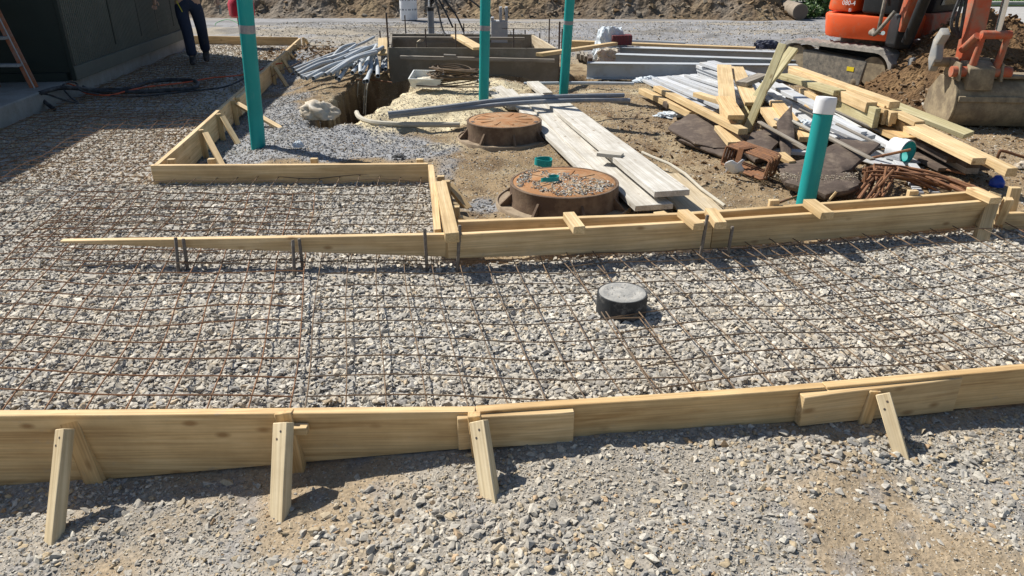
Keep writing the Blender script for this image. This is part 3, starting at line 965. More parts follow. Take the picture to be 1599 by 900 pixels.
def steel_stake(label, top, foot, r=0.0095):
    L = (Vector(foot) - Vector(top)).length
    t = thing("form_stake", label, "steel stake", foot, group="steel stakes along the middle boards")
    b = MB()
    b.tube([Vector((0, 0, 0)), Vector((0, 0, L - 0.004)), Vector((0, 0, L))], [r, r, r * 0.8], 12)
    d = (Vector(top) - Vector(foot)).normalized()
    q = d.to_track_quat('Z', 'Y').to_matrix().to_4x4()
    mw = Matrix.Translation(foot) @ q
    b.build("rod", 'stake', t, mw)
    b = MB()
    b.tube([Vector((0, 0, -0.09)), Vector((0, 0, 0))], [0.001, r], 12)
    b.build("point", 'stake', t, mw)
    b = MB()
    for k in range(int(L / 0.035)):
        b.tube([Vector((0, -r * 1.02, L - 0.02 - 0.035 * k)), Vector((0, -r * 0.6, L - 0.02 - 0.035 * k))], 0.0028, 8)
    b.build("nail_hole", 'dkbar', t, mw)
    return t
def stk(label, p0, p1, yt):
    top = V(*p0, yt)
    foot = U(*p1, -0.01)
    steel_stake(label, top, foot)
stk("left steel stake of the pair farthest left, in front of the tapered board", (274, 371), (279, 425), 3.72)
stk("right steel stake of the pair farthest left, leaning against the tapered board", (286, 373), (293, 420), 3.72)
stk("left steel stake of the pair on the middle of the tapered board", (457, 375), (460, 430), 3.66)
stk("right steel stake of the pair on the middle of the tapered board", (467, 373), (473, 421), 3.70)
stk("tall upright steel stake just left of the thick corner beam", (663, 357), (667, 424), 3.665)
stk("steel stake just right of the thick corner beam", (718, 352), (714, 426), 3.655)
stk("steel stake left of the joint in the double boards, leaning right", (1105, 336), (1092, 409), 3.80)
stk("steel stake right of the joint in the double boards, top flush with the board", (1144, 354), (1135, 405), 3.83)

# ------------------------------------------------------------------ corner formwork (left run, cross board, side beam, back board)
cf = thing("formwork", "yellow board formwork running back past the tilted teal pipe, with braces on its right", "formwork", (-2.69, 5.3, 0))
ZC = 0.135
A, B = U(234, 259, ZC), U(668, 256.5, ZC)
board("board", A, B, 0.155, 0.155, 0.038, 'pine', cf)["label"] = "cross board between the two side runs"
k0, k1 = U(238, 258.5, ZC), U(466, 60, ZC)
dirv = (k1 - k0); Lr = dirv.length; dn = dirv.normalized()
nrm = Vector((dn.y, -dn.x, 0))              # points to the yard
for t0, t1 in ((0.0, 0.33), (0.331, 0.64), (0.641, 1.0)):
    A, B = k0 + dirv * t0 + nrm * 0.042, k0 + dirv * t1 + nrm * 0.042
    A.z = B.z = ZC + 0.002
    board("board", A, B, 0.235, 0.235, 0.038, 'pine', cf)
A, B = U(292, 56, ZC), U(464, 58.5, ZC)
board("board", A, B, 0.15, 0.15, 0.04, 'pine', cf)["label"] = "back board at the far end"
def run_brace(px, py, bx, by, stake=True, W=0.05):
    """stake against the run at the pixel, brace from its top to a foot pixel"""
    P = U(px, py, ZC - 0.005)
    F = U(bx, by, -0.01)
    tt = (P - k0).dot(dn)
    Q = k0 + dn * tt
    F.z = hz(F) - 0.02
    if stake:
        s = Q + nrm * 0.064
        s.z = ZC - 0.003
        plank("stake", s, s + Vector((0.01, 0, -0.34)), W, 0.04, 'pine', cf, up=Vector((0.4, -1, 0)))
    P = Q + nrm * 0.10; P.z = ZC - 0.02
    plank("brace", P, F, W, 0.035, 'yellow', cf, up=Vector((0.3, -0.6, 1)))
run_brace(312, 204, 350, 247)
run_brace(340, 179, 372, 209)
run_brace(404, 157, 444, 196, W=0.05)
run_brace(418, 103, 449, 123)
run_brace(432, 91, 456, 106)
run_brace(443, 81, 461, 91)
run_brace(456, 70, 470, 79)
run_brace(468, 59, 482, 68)
A, B = (k0 + dn * ((U(q_, w_, ZC) - k0).dot(dn)) + nrm * 0.095 for q_, w_ in ((362, 152), (388, 130)))
A.z = B.z = ZC - 0.004
board("splice_board", A, B, 0.19, 0.19, 0.05, 'yellow', cf)
for px, py in ((265, 250), (328, 249.5), (489, 249), (655, 250)):
    P = U(px, py, ZC + 0.012); P.y += 0.01
    plank("stake", P, P + Vector((0, 0.01, -0.27)), 0.055, 0.035, 'yellow', cf, up=Vector((0, -1, 0)))
# side beam from cross board to the middle boards
A, B = U(677, 257, ZC + 0.02), U(690, 358, ZM - 0.01)
board("board", B, A, 0.14, 0.13, 0.04, 'pine', cf)["label"] = "side board joining the cross board to the double row"
A, B = U(688, 283, 0.185), U(706, 364, 0.235)
plank("beam", B, A, 0.075, 0.055, 'yellow', cf)["label"] = "thick beam nailed along the side board"
P = U(706, 364, 0.175) + Vector((0, -0.0, 0))
plank("post", U(707, 370, 0.178), U(706, 404, 0.055), 0.075, 0.05, 'pine', cf, up=Vector((0, -1, 0)))
for (px, py, zz, W) in ((688, 276, 0.15, 0.05), (696, 284, 0.16, 0.06), (711, 324, 0.18, 0.05)):
    P = U(px, py, zz)
    plank("stake", P, P + Vector((0, 0, -0.30)), W, 0.04, 'yellow', cf, up=Vector((0, -1, 0)))
plank("brace", U(702, 287, 0.13), U(733, 325, 0.0), 0.05, 0.035, 'pine', cf, up=Vector((0.3, -0.6, 1)))
plank("brace", U(714, 336, 0.13), U(748, 347, 0.0), 0.05, 0.035, 'pine', cf, up=Vector((0.1, -0.6, 1)))

# ------------------------------------------------------------------ standing teal pipes
def pipe_stand(label, base, tip, r, band=None, L=None, open_top=True, cap=False):
    base, tip = Vector(base), Vector(tip)
    d = (tip - base).normalized()
    L = L or (tip - base).length
    t = thing("standpipe", label, "sewer pipe", (base.x, base.y, 0), group="teal plastic pipes standing in the ground")
    q = d.to_track_quat('Z', 'Y').to_matrix().to_4x4()
    mw = Matrix.Translation(base) @ q
    b = MB()
    b.tube([Vector((0, 0, -0.25)), Vector((0, 0, L))], r, 28, inner=0.93)
    b.build("pipe", 'teal', t, mw)
    if band is not None:
        b = MB()
        s0, s1 = band
        b.lathe([(r * 1.012, s0), (r * 1.02, s0 + 0.004), (r * 1.02, s1 - 0.004), (r * 1.012, s1)], 28)
        b.build("tape_band", 'tape', t, mw)
    if cap:
        b = MB()
        h = 0.105
        b.lathe([(r * 1.005, L - h), (r * 1.07, L - h), (r * 1.085, L - h + 0.006), (r * 1.085, L - 0.022), (r * 1.06, L - 0.006), (r * 1.0, L + 0.002), (r * 0.5, L + 0.004)], 40, cap1=True)
        b.build("cap", 'capw', t, mw)
    return t, mw
def band_at(base, tip, py0, py1):
    base, tip = Vector(base), Vector(tip)
    def s(py):
        lo, hi = 0.0, 4.0
        d = (tip - base).normalized()
        for _ in range(40):
            m = (lo + hi) / 2
            p = base + d * m
            rel = p - cam.location
            dep = rel.y * math.cos(PITCH) - rel.z * math.sin(PITCH)
            upv = rel.y * math.sin(PITCH) + rel.z * math.cos(PITCH)
            if 450 - FPX * upv / dep < py: hi = m
            else: lo = m
        return lo
    return s(py1), s(py0)
b0, t0 = U(403, 223, 0), V(382, 0, 6.52)
pipe_stand("tilted teal pipe nearest the shed, bare ground and small stones at its foot", b0, t0, 0.064, band_at(b0, t0, 39, 52), 2.0)
b0, t0 = U(755, 171, 0.03), V(758, 0, 7.9)
pipe_stand("teal pipe standing right behind the orange-topped manhole", b0, t0, 0.053, band_at(b0, t0, 40, 48), 2.1)
b0, t0 = U(880, 147, 0), V(890, 0, 8.85)
pipe_stand("teal pipe farthest back, behind the two long grey conduits", b0, t0, 0.055, band_at(b0, t0, 32, 38), 2.2)
b0, t0 = U(1257, 322, 0), V(1291, 152, 4.83)
t, mw = pipe_stand("short teal pipe with a white cap in front of the lumber heap", b0, t0, 0.0615, None, None, cap=True)
b = MB(); b.lathe([(0.001, 0.0), (0.012, 0.0), (0.014, 0.003)], 10)
b.build("mud_spot", 'tanpipe', t, mw @ Matrix.Translation((0.0, -0.075, 0.06)) @ Matrix.Rotation(R(90), 4, 'X'))

# teal offcuts
def ring(name, label, cat, loc, r, h, mat, rot=(0, 0, 0), squash=1.0, arc=1.0, th=0.006):
    b = MB()
    n = 32
    k1 = int(n * arc)
    vs, fs = [], []
    m = n if arc >= 1 else k1 + 1
    for i in range(m):
        a = 2 * PI * i / n
        for rr, zz in ((r, 0), (r, h), (r - th, h), (r - th, 0)):
            vs.append((rr * math.cos(a), rr * math.sin(a) * squash, zz + 0.004 * math.sin(2 * a)))
    for i in range(n if arc >= 1 else k1):
        j = (i + 1) % m
        for k in range(4):
            k2 = (k + 1) % 4
            fs.append((i * 4 + k, j * 4 + k, j * 4 + k2, i * 4 + k2))
    if arc < 1:
        fs += [(0, 1, 2, 3), tuple((m - 1) * 4 + k for k in (3, 2, 1, 0))]
    b.add(vs, fs)
    from mathutils import Euler
    mw = Matrix.Translation(loc) @ Euler(rot).to_matrix().to_4x4()
    return tag(b.build(name, mat, None, mw), label, cat)
ring("pipe_offcut", "closed teal ring cut off a pipe, lying on earth between the two manholes", "pipe offcut", U(848, 258, 0.0), 0.072, 0.055, 'teal', (0.05, 0.06, 0), 0.8)

# ------------------------------------------------------------------ manholes
def manhole(label, px, py, Rt, h, lid, gravel=False, dirt=True):
    c = U(px, py, 0)
    c.y += Rt
    t = thing("manhole", label, "manhole", (c.x, c.y, 0), group="cast iron manhole frames standing out of the ground")
    b = MB()
    b.lathe([(Rt * 1.06, -0.10), (Rt * 1.03, 0.016), (Rt * 1.01, 0.04), (Rt * 1.0, h - 0.015),
             (Rt * 1.005, h - 0.004), (Rt * 0.995, h), (Rt * 0.955, h), (Rt * 0.95, h - 0.02)], 64)
    b.build("frame", 'rust', t, Matrix.Translation(c))
    b = MB()
    b.lathe([(Rt * 0.945, h - 0.02), (Rt * 0.945, h - 0.004), (Rt * 0.93, h), (Rt * 0.80, h + 0.001), (Rt * 0.79, h - 0.003), (Rt * 0.77, h + 0.001), (Rt * 0.3, h + 0.004)], 64, cap1=True)
    for k in range(10):
        a = k * 2 * PI / 10
        b.box((math.cos(a) * Rt * 0.55, math.sin(a) * Rt * 0.55, h + 0.004), (0.13, 0.018, 0.006), Matrix.Rotation(a, 3, 'Z'))
    fl = MB()
    fl.lathe([(Rt * 1.27, -0.10), (Rt * 1.27, 0.006), (Rt * 1.255, 0.014), (Rt * 1.235, 0.014), (Rt * 1.215, 0.004), (Rt * 1.02, 0.006)], 64)
    fl.build("flange", 'dirtyflange', t, Matrix.Translation(c))
    lidm = b.build("cover", 'rustlid', t, Matrix.Translation(c))
    for a in (R(200), R(340)):
        b = MB()
        b.box((math.cos(a) * Rt * 0.88, math.sin(a) * Rt * 0.88, h + 0.001), (0.03, 0.05, 0.004), Matrix.Rotation(a, 3, 'Z'))
        b.build("pick_hole", 'dkbar', lidm, Matrix.Translation(c))
    for k in range(8):
        a = 2 * PI * k / 8 + 0.25
        b = MB()
        b.prism([(Rt * 1.0, h * 0.62), (Rt * 1.27, 0.0), (Rt * 1.0, 0.0)], 'y', -0.008, 0.008)
        b.build("rib", 'rust', t, Matrix.Translation(c) @ Matrix.Rotation(a, 4, 'Z'))
    return c
c1 = manhole("rusty manhole farther back with a bare bright orange-brown cover", 787, 229, 0.345, 0.165, True)
c2 = manhole("nearer rusty manhole whose cover carries a heap of grey gravel", 886, 343, 0.372, 0.145, True)
S = Stones()
n = 2600
a_, r_ = rng.random(n) * 2 * PI, np.sqrt(rng.random(n)) * 0.33
x, y = c2.x - 0.0 + r_ * np.cos(a_), c2.y + r_ * np.sin(a_)
k = (fbm(x, y, 5, 3, 7) + 0.30 * (1 - (r_ / 0.33) ** 2) - 0.35 * (y - c2.y) / 0.33 * (x > c2.x - 0.1) > 0.60)
x, y = x[k], y[k]
S.put(x, y, rng.gamma(6, 0.0014, len(x)).clip(0.003, 0.02), PAL_FRONT, SH_LOW, z=np.full(len(x), 0.148))
o = S.build("cover_gravel")
ring("pipe_offcut", "open curl of teal plastic lying on the gravel of the nearer manhole cover", "pipe offcut", Vector((c2.x - 0.10, c2.y - 0.02, 0.155)), 0.065, 0.028, 'teal', (0.1, 0.05, R(200)), 0.7, 0.72, th=0.004)
c3 = U(790, 320, 0)
# ------------------------------------------------------------------ black pipe stub filled with concrete
c = Vector((0.53, 3.17, 0))
t = thing("pipe_stub", "short black plastic pipe filled with concrete, standing in the mesh", "pipe stub", c)
b = MB(); b.lathe([(0.122, -0.06), (0.121, 0.085), (0.119, 0.10), (0.112, 0.10), (0.112, 0.06)], 48)
b.build("pipe", 'blackp', t, Matrix.Translation(c))
b = MB()
prof = [(0.1125, 0.08)] + [(0.1125 * (1 - k / 8), 0.099 + 0.004 * math.sin(k * 1.3)) for k in range(8)]
b.lathe(prof, 40, cap1=True)
b.build("concrete_fill", 'conc', t, Matrix.Translation(c))
S = Stones(); n = 60; a_, r_ = rng.random(n) * 2 * PI, np.sqrt(rng.random(n)) * 0.10
S.put(c.x + r_ * np.cos(a_), c.y + r_ * np.sin(a_), rng.uniform(0.002, 0.006, n), PAL_SLAB, SH_LOW, z=np.full(n, 0.10)); S.build("grit_on_concrete")

# ------------------------------------------------------------------ grey planks laid over the dirt
def lay(name, label, cat, p0, p1, z0, z1, W, T, mat, group=None, roll=0.0, warp=0.0, w1=None):
    o = plank(name, U(*p0, z0), U(*p1, z1), W, T, mat, None, roll, warp=warp, w1=w1)
    return tag(o, label, cat, group)
g = "pale planks laid across the dirt by the manholes"
lay("plank", "narrow pale plank lying closest to the manholes", "plank", (789, 139), (926, 267), 0.10, 0.06, 0.17, 0.036, 'greyplank', g)
lay("plank", "wide pale plank in the middle of the laid planks, gravel on its near end", "plank", (829, 146), (1022, 320), 0.13, 0.08, 0.262, 0.038, 'greyplank', g, warp=-0.02)
lay("plank", "wide pale plank on the right, its near end lifted off the ground", "plank", (868, 158), (1050, 298), 0.14, 0.155, 0.245, 0.04, 'greyplank', g)
lay("plank", "short pale plank end farthest back beside the thin conduit", "plank", (832, 127), (853, 145), 0.12, 0.11, 0.15, 0.038, 'greyplank', g)
lay("plank", "pale plank mostly hidden behind the teal pipe of the rear manhole", "plank", (760, 137), (806, 166), 0.09, 0.10, 0.15, 0.036, 'greyplank', g)
lay("plank", "pale plank showing between the teal pipe and the laid planks", "plank", (775, 134), (818, 168), 0.10, 0.10, 0.14, 0.036, 'greyplank', g)
lay("board_offcut", "small pointed board offcut resting on the laid planks", "offcut", (935, 236), (972, 241), 0.175, 0.17, 0.11, 0.03, 'greyplank', w1=0.08)
lay("plywood_sheet", "dusty plywood sheet on the dirt under the lifted plank end", "plywood", (1038, 271), (1098, 332), 0.03, 0.03, 0.30, 0.018, 'ply')
lay("board_offcut", "little yellow wood block behind the double boards near the joint", "offcut", (1023, 333), (1040, 331), 0.05, 0.05, 0.05, 0.035, 'yellow')
# bent cable next to the plywood
b = MB(); pts = [U(1003, 238, 0.04), U(1020, 246, 0.06), U(1045, 256, 0.05), U(1070, 272, 0.06), U(1095, 295, 0.05), U(1132, 322, 0.04)]
b.tube(pts, 0.012, 8); tag(b.build("bent_conduit", 'tanpipe'), "dusty thin conduit curving past the plywood sheet", "conduit")

# ------------------------------------------------------------------ long conduits on the ground
def smooth(pts, n=6):
    pts = [Vector(p) for p in pts]
    out = []
    for i in range(len(pts) - 1):
        p0, p1, p2, p3 = pts[max(i - 1, 0)], pts[i], pts[i + 1], pts[min(i + 2, len(pts) - 1)]
        for k in range(n):
            t = k / n
            out.append(0.5 * ((2 * p1) + (p2 - p0) * t + (2 * p0 - 5 * p1 + 4 * p2 - p3) * t * t + (3 * p1 - p0 - 3 * p2 + p3) * t ** 3))
    out.append(pts[-1])
    return out
def hose(name, label, cat, pts, r, mat, group=None, inner=None, n=8, parent=None):
    b = MB(); b.tube(smooth(pts), r, n, inner=inner)
    o = b.build(name, mat, parent, recalc=inner is None)
    return o if parent else tag(o, label, cat, group)
g = "long grey conduits lying across the yard"
hose("conduit", "upper of the two long dark grey conduits lying over the planks", "conduit", [U(606, 178, 0.16), U(700, 167, 0.2), U(780, 157, 0.23), U(880, 151, 0.23), U(974, 149, 0.2)], 0.024, 'conduitdk', g, inner=0.85)
hose("conduit", "lower of the two long dark grey conduits lying over the planks", "conduit", [U(607, 182, 0.13), U(700, 172, 0.17), U(800, 162, 0.2), U(900, 157, 0.19), U(983, 157, 0.15)], 0.024, 'conduitdk', g, inner=0.85)
hose("conduit", "thin dark rod bowing under the right end of the long conduits", "conduit", [U(835, 160, 0.12), U(890, 160, 0.12), U(940, 158, 0.1), U(983, 161, 0.05)], 0.007, 'dkbar')
hose("conduit", "bent dusty conduit curving out of the hole towards the rear manhole", "conduit", [U(557, 176, 0.02), U(562, 184, 0.05), U(580, 191, 0.05), U(615, 194, 0.05), U(660, 195, 0.05), U(718, 195, 0.05)], 0.026, 'tanpipe', g, inner=0.85)
hose("conduit", "thin pale grey conduit behind the farthest teal pipe", "conduit", [U(818, 131, 0.06), U(900, 130, 0.06), U(990, 131, 0.06)], 0.021, 'conduit', g, inner=0.85)
# ------------------------------------------------------------------ heap of conduit offcuts beside the trench
short_label = "short light grey plastic conduit in the tangle beside the trench, like those around it"
gl = "light grey conduits heaped beside the trench"
rs = random.Random(3)
ends = [((462, 113), (540, 84)), ((466, 117), (548, 92)), ((470, 120), (546, 98)), ((473, 122), (550, 100)), ((478, 123), (556, 92)),
        ((489, 123), (566, 88)), ((503, 118), (585, 75)), ((508, 117), (590, 78)), ((516, 116), (588, 82)), ((525, 122), (541, 92)),
        ((529, 124), (548, 96)), ((535, 110), (578, 76)), ((542, 100), (589, 70)), ((546, 103), (595, 71)), ((548, 106), (598, 74)),
        ((550, 114), (586, 74)), ((563, 114), (555, 96)), ((565, 113), (588, 72)), ((569, 128), (580, 95)), ((573, 127), (578, 92)),
        ((577, 110), (584, 84)), ((584, 113), (586, 78)), ((590, 119), (587, 90)), ((518, 92), (554, 69)), ((520, 96), (600, 70)), ((528, 88), (596, 72)), ((538, 92), (602, 69))]
for i, (a, b_) in enumerate(ends):
    z = 0.10 + 0.012 * (i % 9) + rs.uniform(0, 0.04)
    A, B = U(*a, z), U(*b_, z + rs.uniform(0.05, 0.16))
    m = (A + B) / 2 + Vector((rs.uniform(-0.04, 0.04), 0, rs.uniform(-0.01, 0.05)))
    hose("short_conduit", short_label, "conduit", [A, m, B], 0.026, 'conduit', gl, inner=0.84, n=12)
gl2 = "longer conduits lying at the left of the conduit heap"
hose("conduit", "longest dull grey conduit reaching left from the heap towards the braces", "conduit", [U(458, 108, 0.06), U(510, 88, 0.13), U(560, 70, 0.2), U(584, 58, 0.22)], 0.024, 'conduit', gl2, inner=0.84)
hose("conduit", "thick dark grey conduit with an open end pointing at the white sack", "conduit", [U(479, 112, 0.1), U(510, 99, 0.16), U(545, 84, 0.2)], 0.032, 'conduitdk', gl2, inner=0.84, n=14)
hose("conduit", "light conduit crossing on top of the heap", "conduit", [U(511, 92, 0.2), U(535, 84, 0.26), U(556, 71, 0.3)], 0.026, 'conduit', gl2, inner=0.84)
hose("conduit", "left of two conduit ends hanging at the corner of the form box", "conduit", [U(597, 109, 0.12), U(598, 88, 0.2)], 0.026, 'conduit', gl2, inner=0.84)
hose("conduit", "right of two conduit ends hanging at the corner of the form box", "conduit", [U(602, 108, 0.12), U(603, 86, 0.2)], 0.026, 'conduit', gl2, inner=0.84)
hose("cable", "brown cable running past the conduit heap to the braces", "cable", [U(425, 120, 0.0), U(436, 112, 0.02), U(455, 104, 0.04), U(475, 94, 0.08), U(500, 82, 0.2)], 0.008, 'rust')
for i, (a, b_) in enumerate((((574, 122), (566, 160)), ((577, 124), (571, 158)), ((563, 120), (560, 150)))):
    A = U(*a, 0.06)
    hose("hanging_cord", "limp tan cord hanging over the trench edge below the conduits", "cord", [A, A + Vector((-0.02, -0.12, -0.1)), A + Vector((-0.05, -0.22, -0.42))], 0.008, 'tanpipe', "cords hanging into the trench")
hose("rod", "thin rust red rod lying across the top of the trench", "rod", [U(556, 125, 0.08), U(580, 125, 0.06), U(612, 129, 0.05)], 0.009, 'rebar')

# white sack lying at the hole
def lumpy(name, label, cat, c, d, mat, seed, amp=0.35, sub=4, sink=0.25, fr=2.6, rz=0.0):
    bm = bmesh.new()
    bmesh.ops.create_icosphere(bm, subdivisions=sub, radius=1.0)
    P = np.array([v.co[:] for v in bm.verts])
    n = fbm(P[:, 0] + P[:, 2] * 0.7, P[:, 1] - P[:, 2] * 0.5, fr, 4, seed * 3.1)
    cr = np.abs(fbm(P[:, 0] - P[:, 2], P[:, 1] + P[:, 2], fr * 2.2, 3, seed * 1.7) - 0.5)
    for v, a, b2 in zip(bm.verts, n, cr):
        v.co = v.co * (1 + amp * (a - 0.5) * 2 - amp * 0.9 * b2)
        v.co.x *= d[0]; v.co.y *= d[1]; v.co.z *= d[2]
        if v.co.z < -sink * d[2]:
            v.co.z = -sink * d[2]
    me = bpy.data.meshes.new(name)
    bm.to_mesh(me); bm.free()
    o = obj(name, me, mat, None, Matrix.Translation(Vector(c) + Vector((0, 0, sink * d[2]))) @ Matrix.Rotation(rz, 4, 'Z'))
    return tag(o, label, cat)
def lumpy_sm(*a, **k):
    o = lumpy(*a, **k)
    o.data.polygons.foreach_set("use_smooth", np.ones(len(o.data.polygons), bool))
    return o
lumpy_sm("sack", "crumpled dirty white sack slumped at the edge of the hole", "sack", U(498, 187, 0.0) + Vector((0, 0.10, 0)), (0.20, 0.14, 0.13), 'bagwhite', 4, amp=0.55, fr=2.2)
lumpy("litter_bag", "small clear plastic scrap on the stones right of the tilted teal pipe", "litter", U(466, 230, 0.0), (0.05, 0.03, 0.045), 'wrapclear', 9, amp=0.5, sub=3)
lumpy("black_scrap", "small black plastic scrap on the dirt behind the cross board", "scrap", U(622, 246, 0.0), (0.06, 0.03, 0.018), 'blackp', 12, sub=3, amp=0.5)

# tray and wire coil on the sand
c = U(668, 131, 0.17)
t = thing("tray", "cloudy plastic tray full of pale scraps on the sand beside the wire coil", "tray", c)
b = MB()
w, d, h = 0.38, 0.26, 0.11
prof = [(-w / 2 * 0.86, -d / 2 * 0.86, 0), (w / 2 * 0.86, -d / 2 * 0.86, 0), (w / 2 * 0.86, d / 2 * 0.86, 0), (-w / 2 * 0.86, d / 2 * 0.86, 0),
        (-w / 2, -d / 2, h), (w / 2, -d / 2, h), (w / 2, d / 2, h), (-w / 2, d / 2, h)]
inn = [(x * 0.93, y * 0.93, z + (0.006 if z == 0 else 0)) for x, y, z in prof]
b.add(prof + inn, [(3, 2, 1, 0), (0, 1, 5, 4), (1, 2, 6, 5), (2, 3, 7, 6), (3, 0, 4, 7), (8, 9, 10, 11), (9, 8, 12, 13), (10, 9, 13, 14), (11, 10, 14, 15), (8, 11, 15, 12),
                    (4, 5, 13, 12), (5, 6, 14, 13), (6, 7, 15, 14), (7, 4, 12, 15)])
b.build("tub", 'trayp', t, Matrix.Translation(c) @ Matrix.Rotation(R(-8), 4, 'Z') @ Matrix.Rotation(R(14), 4, 'X'))
lumpy("scraps", "pale scraps heaped in the plastic tray", "scraps", c + Vector((0.0, 0.02, 0.02)), (0.14, 0.09, 0.05), 'boltw', 6, amp=0.6, sub=3)
c = U(712, 132, 0.17)
t = thing("wire_coil", "loose coil of rusty tie wire lying on the sand", "wire coil", c)
b = MB()
pts = []
for k in range(20 * 22):
    a = 2 * PI * k / 22
    lay_ = k / (20 * 22)
    r = 0.20 + 0.05 * math.sin(k * 0.073) + 0.02 * math.sin(k * 0.31)
    pts.append(Vector((r * 1.25 * math.cos(a), r * 0.62 * math.sin(a), 0.03 + 0.16 * lay_ + 0.03 * math.sin(a * 1.03 + k * 0.02))))
b.tube(pts, 0.0075, 5)
b.build("coil", 'wire', t, Matrix.Translation(c))
b = MB(); b.tube(smooth([c + Vector((-0.1, -0.02, 0.10)), c + Vector((-0.15, 0.0, 0.17)), c + Vector((-0.19, 0.02, 0.22))]), 0.008, 6); b.build("wire_end", 'wire', t)
hose("rod", "thin grey rod on the sand in front of tray and coil", "rod", [U(650, 134, 0.17), U(700, 136, 0.17), U(748, 136, 0.12)], 0.008, 'dkbar')
hose("conduit", "conduit stub sticking out behind the coil", "conduit", [U(738, 124, 0.15), U(764, 130, 0.13)], 0.02, 'conduit', inner=0.84)

# ------------------------------------------------------------------ footing form box with dowels
t = thing("form_box", "large plywood footing form box with an inner box, standing in its trench", "form box", (-0.5, 11.3, 0))
FL, FR = V(606, 78, 10.45), V(873, 85.5, 10.35)
BL, BR = V(609, 56, 12.2), V(835, 60, 12.1)
def wall(name, A, B, zt, zb, th, mat, **k):
    A, B = Vector((A.x, A.y, zt)), Vector((B.x, B.y, zt - 0.0))
    return board(name, A, B, zt - zb, zt - zb, th, mat, t)
zt = 0.36
wall("front_panel", FL, FR, zt, -0.18, 0.02, 'formply')
wall("back_panel", BL, BR, zt, -0.1, 0.04, 'formply')
wall("side_panel", FL + Vector((0.04, 0.03, 0)), BL + Vector((0.04, -0.01, 0)), zt - 0.004, -0.1, 0.03, 'formply')
wall("side_panel", FR + Vector((-0.02, 0.03, 0)), BR + Vector((-0.02, -0.01, 0)), zt - 0.004, -0.1, 0.03, 'ply')
inL, inR = FL.lerp(BL, 0.52) + Vector((0.42, 0, 0)), FR.lerp(BR, 0.52) + Vector((-0.35, 0, 0))
wall("inner_panel", inL, inR, zt - 0.03, -0.05, 0.02, 'formply')
wall("inner_panel", inL + Vector((0.0, 0.03, 0)), inL + Vector((0.02, 0.6, 0)), zt - 0.03, -0.05, 0.02, 'ply')
for f, lab in ((0.45, "rail"), ):
    A, B = FL.lerp(BL, f + 0.1), FR.lerp(BR, f + 0.1)
    plank("top_rail", Vector((A.x + 0.05, A.y, zt + 0.041)), Vector((B.x - 0.3, B.y, zt + 0.041)), 0.06, 0.035, 'oldgrey', t)
A, B = V(625, 87, 10.3), V(866, 92.5, 10.25)
plank("waler", A, B, 0.05, 0.045, 'oldgrey', t)
c = U(700, 87, 0.24)
b = MB(); b.tube([V(693, 87, 10.28), V(712, 88, 10.28)], 0.022, 8); b.build("conduit_stub", 'oldgrey', t)
plank("corner_board", V(598, 59, 10.9) , V(597, 84, 10.42), 0.13, 0.03, 'yellow', t, up=Vector((0, -0.5, 1)))
plank("cross_board", U(712, 54, zt + 0.06), U(748, 74, zt + 0.06), 0.16, 0.035, 'yellow', t)
o = lay("board", "long yellow board lying slanted over the right end of the form box", "board", (842, 83), (960, 66), 0.42, 0.36, 0.10, 0.04, 'yellow')
# dowel bars
gd = "upright dark dowel bars around the form box"
for i, (px, p0, p1, yy) in enumerate(((603, 20, 100, 10.5), (632, 24, 52, 12.3), (664, 45, 82, 10.6), (711, 37, 80, 10.6), (724, 37, 55, 12.2), (802, 45, 90, 10.5), (820, 47, 60, 12.2), (843, 52, 66, 12.1), (858, 29, 75, 11.2), (874, 34, 110, 10.4), (878, 45, 100, 10.3), (593, 48, 66, 11.8))):
    P = V(px, p0, yy)
    names = ["tallest dark dowel bar at the left front corner of the form box", "dowel bar behind the left end of the form box", "dowel bar in front of the grey riser pipe", "dowel bar left of the middle teal pipe, in front of the yellow cross board",
             "short dowel bar between the black cables and the teal pipe", "dowel bar right of the middle teal pipe at the form box front", "short dowel bar just right of the grey block", "stub of a dowel bar at the box's far right end",
             "tall dowel bar at the right rear of the form box", "dowel bar close left of the farthest teal pipe", "shorter dowel bar half behind the farthest teal pipe", "small dowel bar left of the form box by the conduit heap"]
    b = MB(); b.tube([P, Vector((P.x, P.y + 0.005, -0.25))], 0.0125 if i in (0, 9) else 0.010, 8)
    tag(b.build("dowel_bar", 'dkbar'), names[i], "rebar", gd)
hose("string_line", "thin string stretched along the far side of the form box", "string", [V(600, 44, 12.3), V(720, 43.5, 12.2), V(860, 46, 12.0)], 0.004, 'dkbar')

# grey riser with black cables
base = V(674, 60, 12.6); base.z = -0.05
t = thing("cable_riser", "upright grey riser pipe behind the form box with black cables fanning out of it", "riser pipe", base)
top = V(672, 14, 12.6)
b = MB(); b.tube([base, top], 0.052, 20, inner=0.88); b.build("riser", 'conduitdk', t, recalc=False)
b = MB(); b.tube([V(672, 17, 12.6), V(672, 11, 12.6)], 0.058, 20); b.build("collar", 'blackp', t)
for pts in ([(672, 10), (678, 2), (692, -4), (704, 5)], [(673, 10), (682, -2), (700, -8), (730, -2), (757, 18)], [(672, 10), (676, -6), (690, -4), (712, 24), (724, 50)], [(671, 10), (674, -8), (682, 8), (690, 42), (696, 56)], [(673, 10), (680, -6), (694, 16), (707, 43)]):
    ps = [V(px, py, 12.55 - 0.12 * k) for k, (px, py) in enumerate(pts)]
    hose("cable", None, None, ps, 0.014, 'hose', parent=t)
for pts in ([(670, 10), (671, -4), (676, -12)], [(675, 8), (682, 0), (692, -3)]):
    hose("cable", None, None, [V(px, py, 12.5) for px, py in pts], 0.016, 'capw', parent=t)["label"] = "pale cable among the black ones"

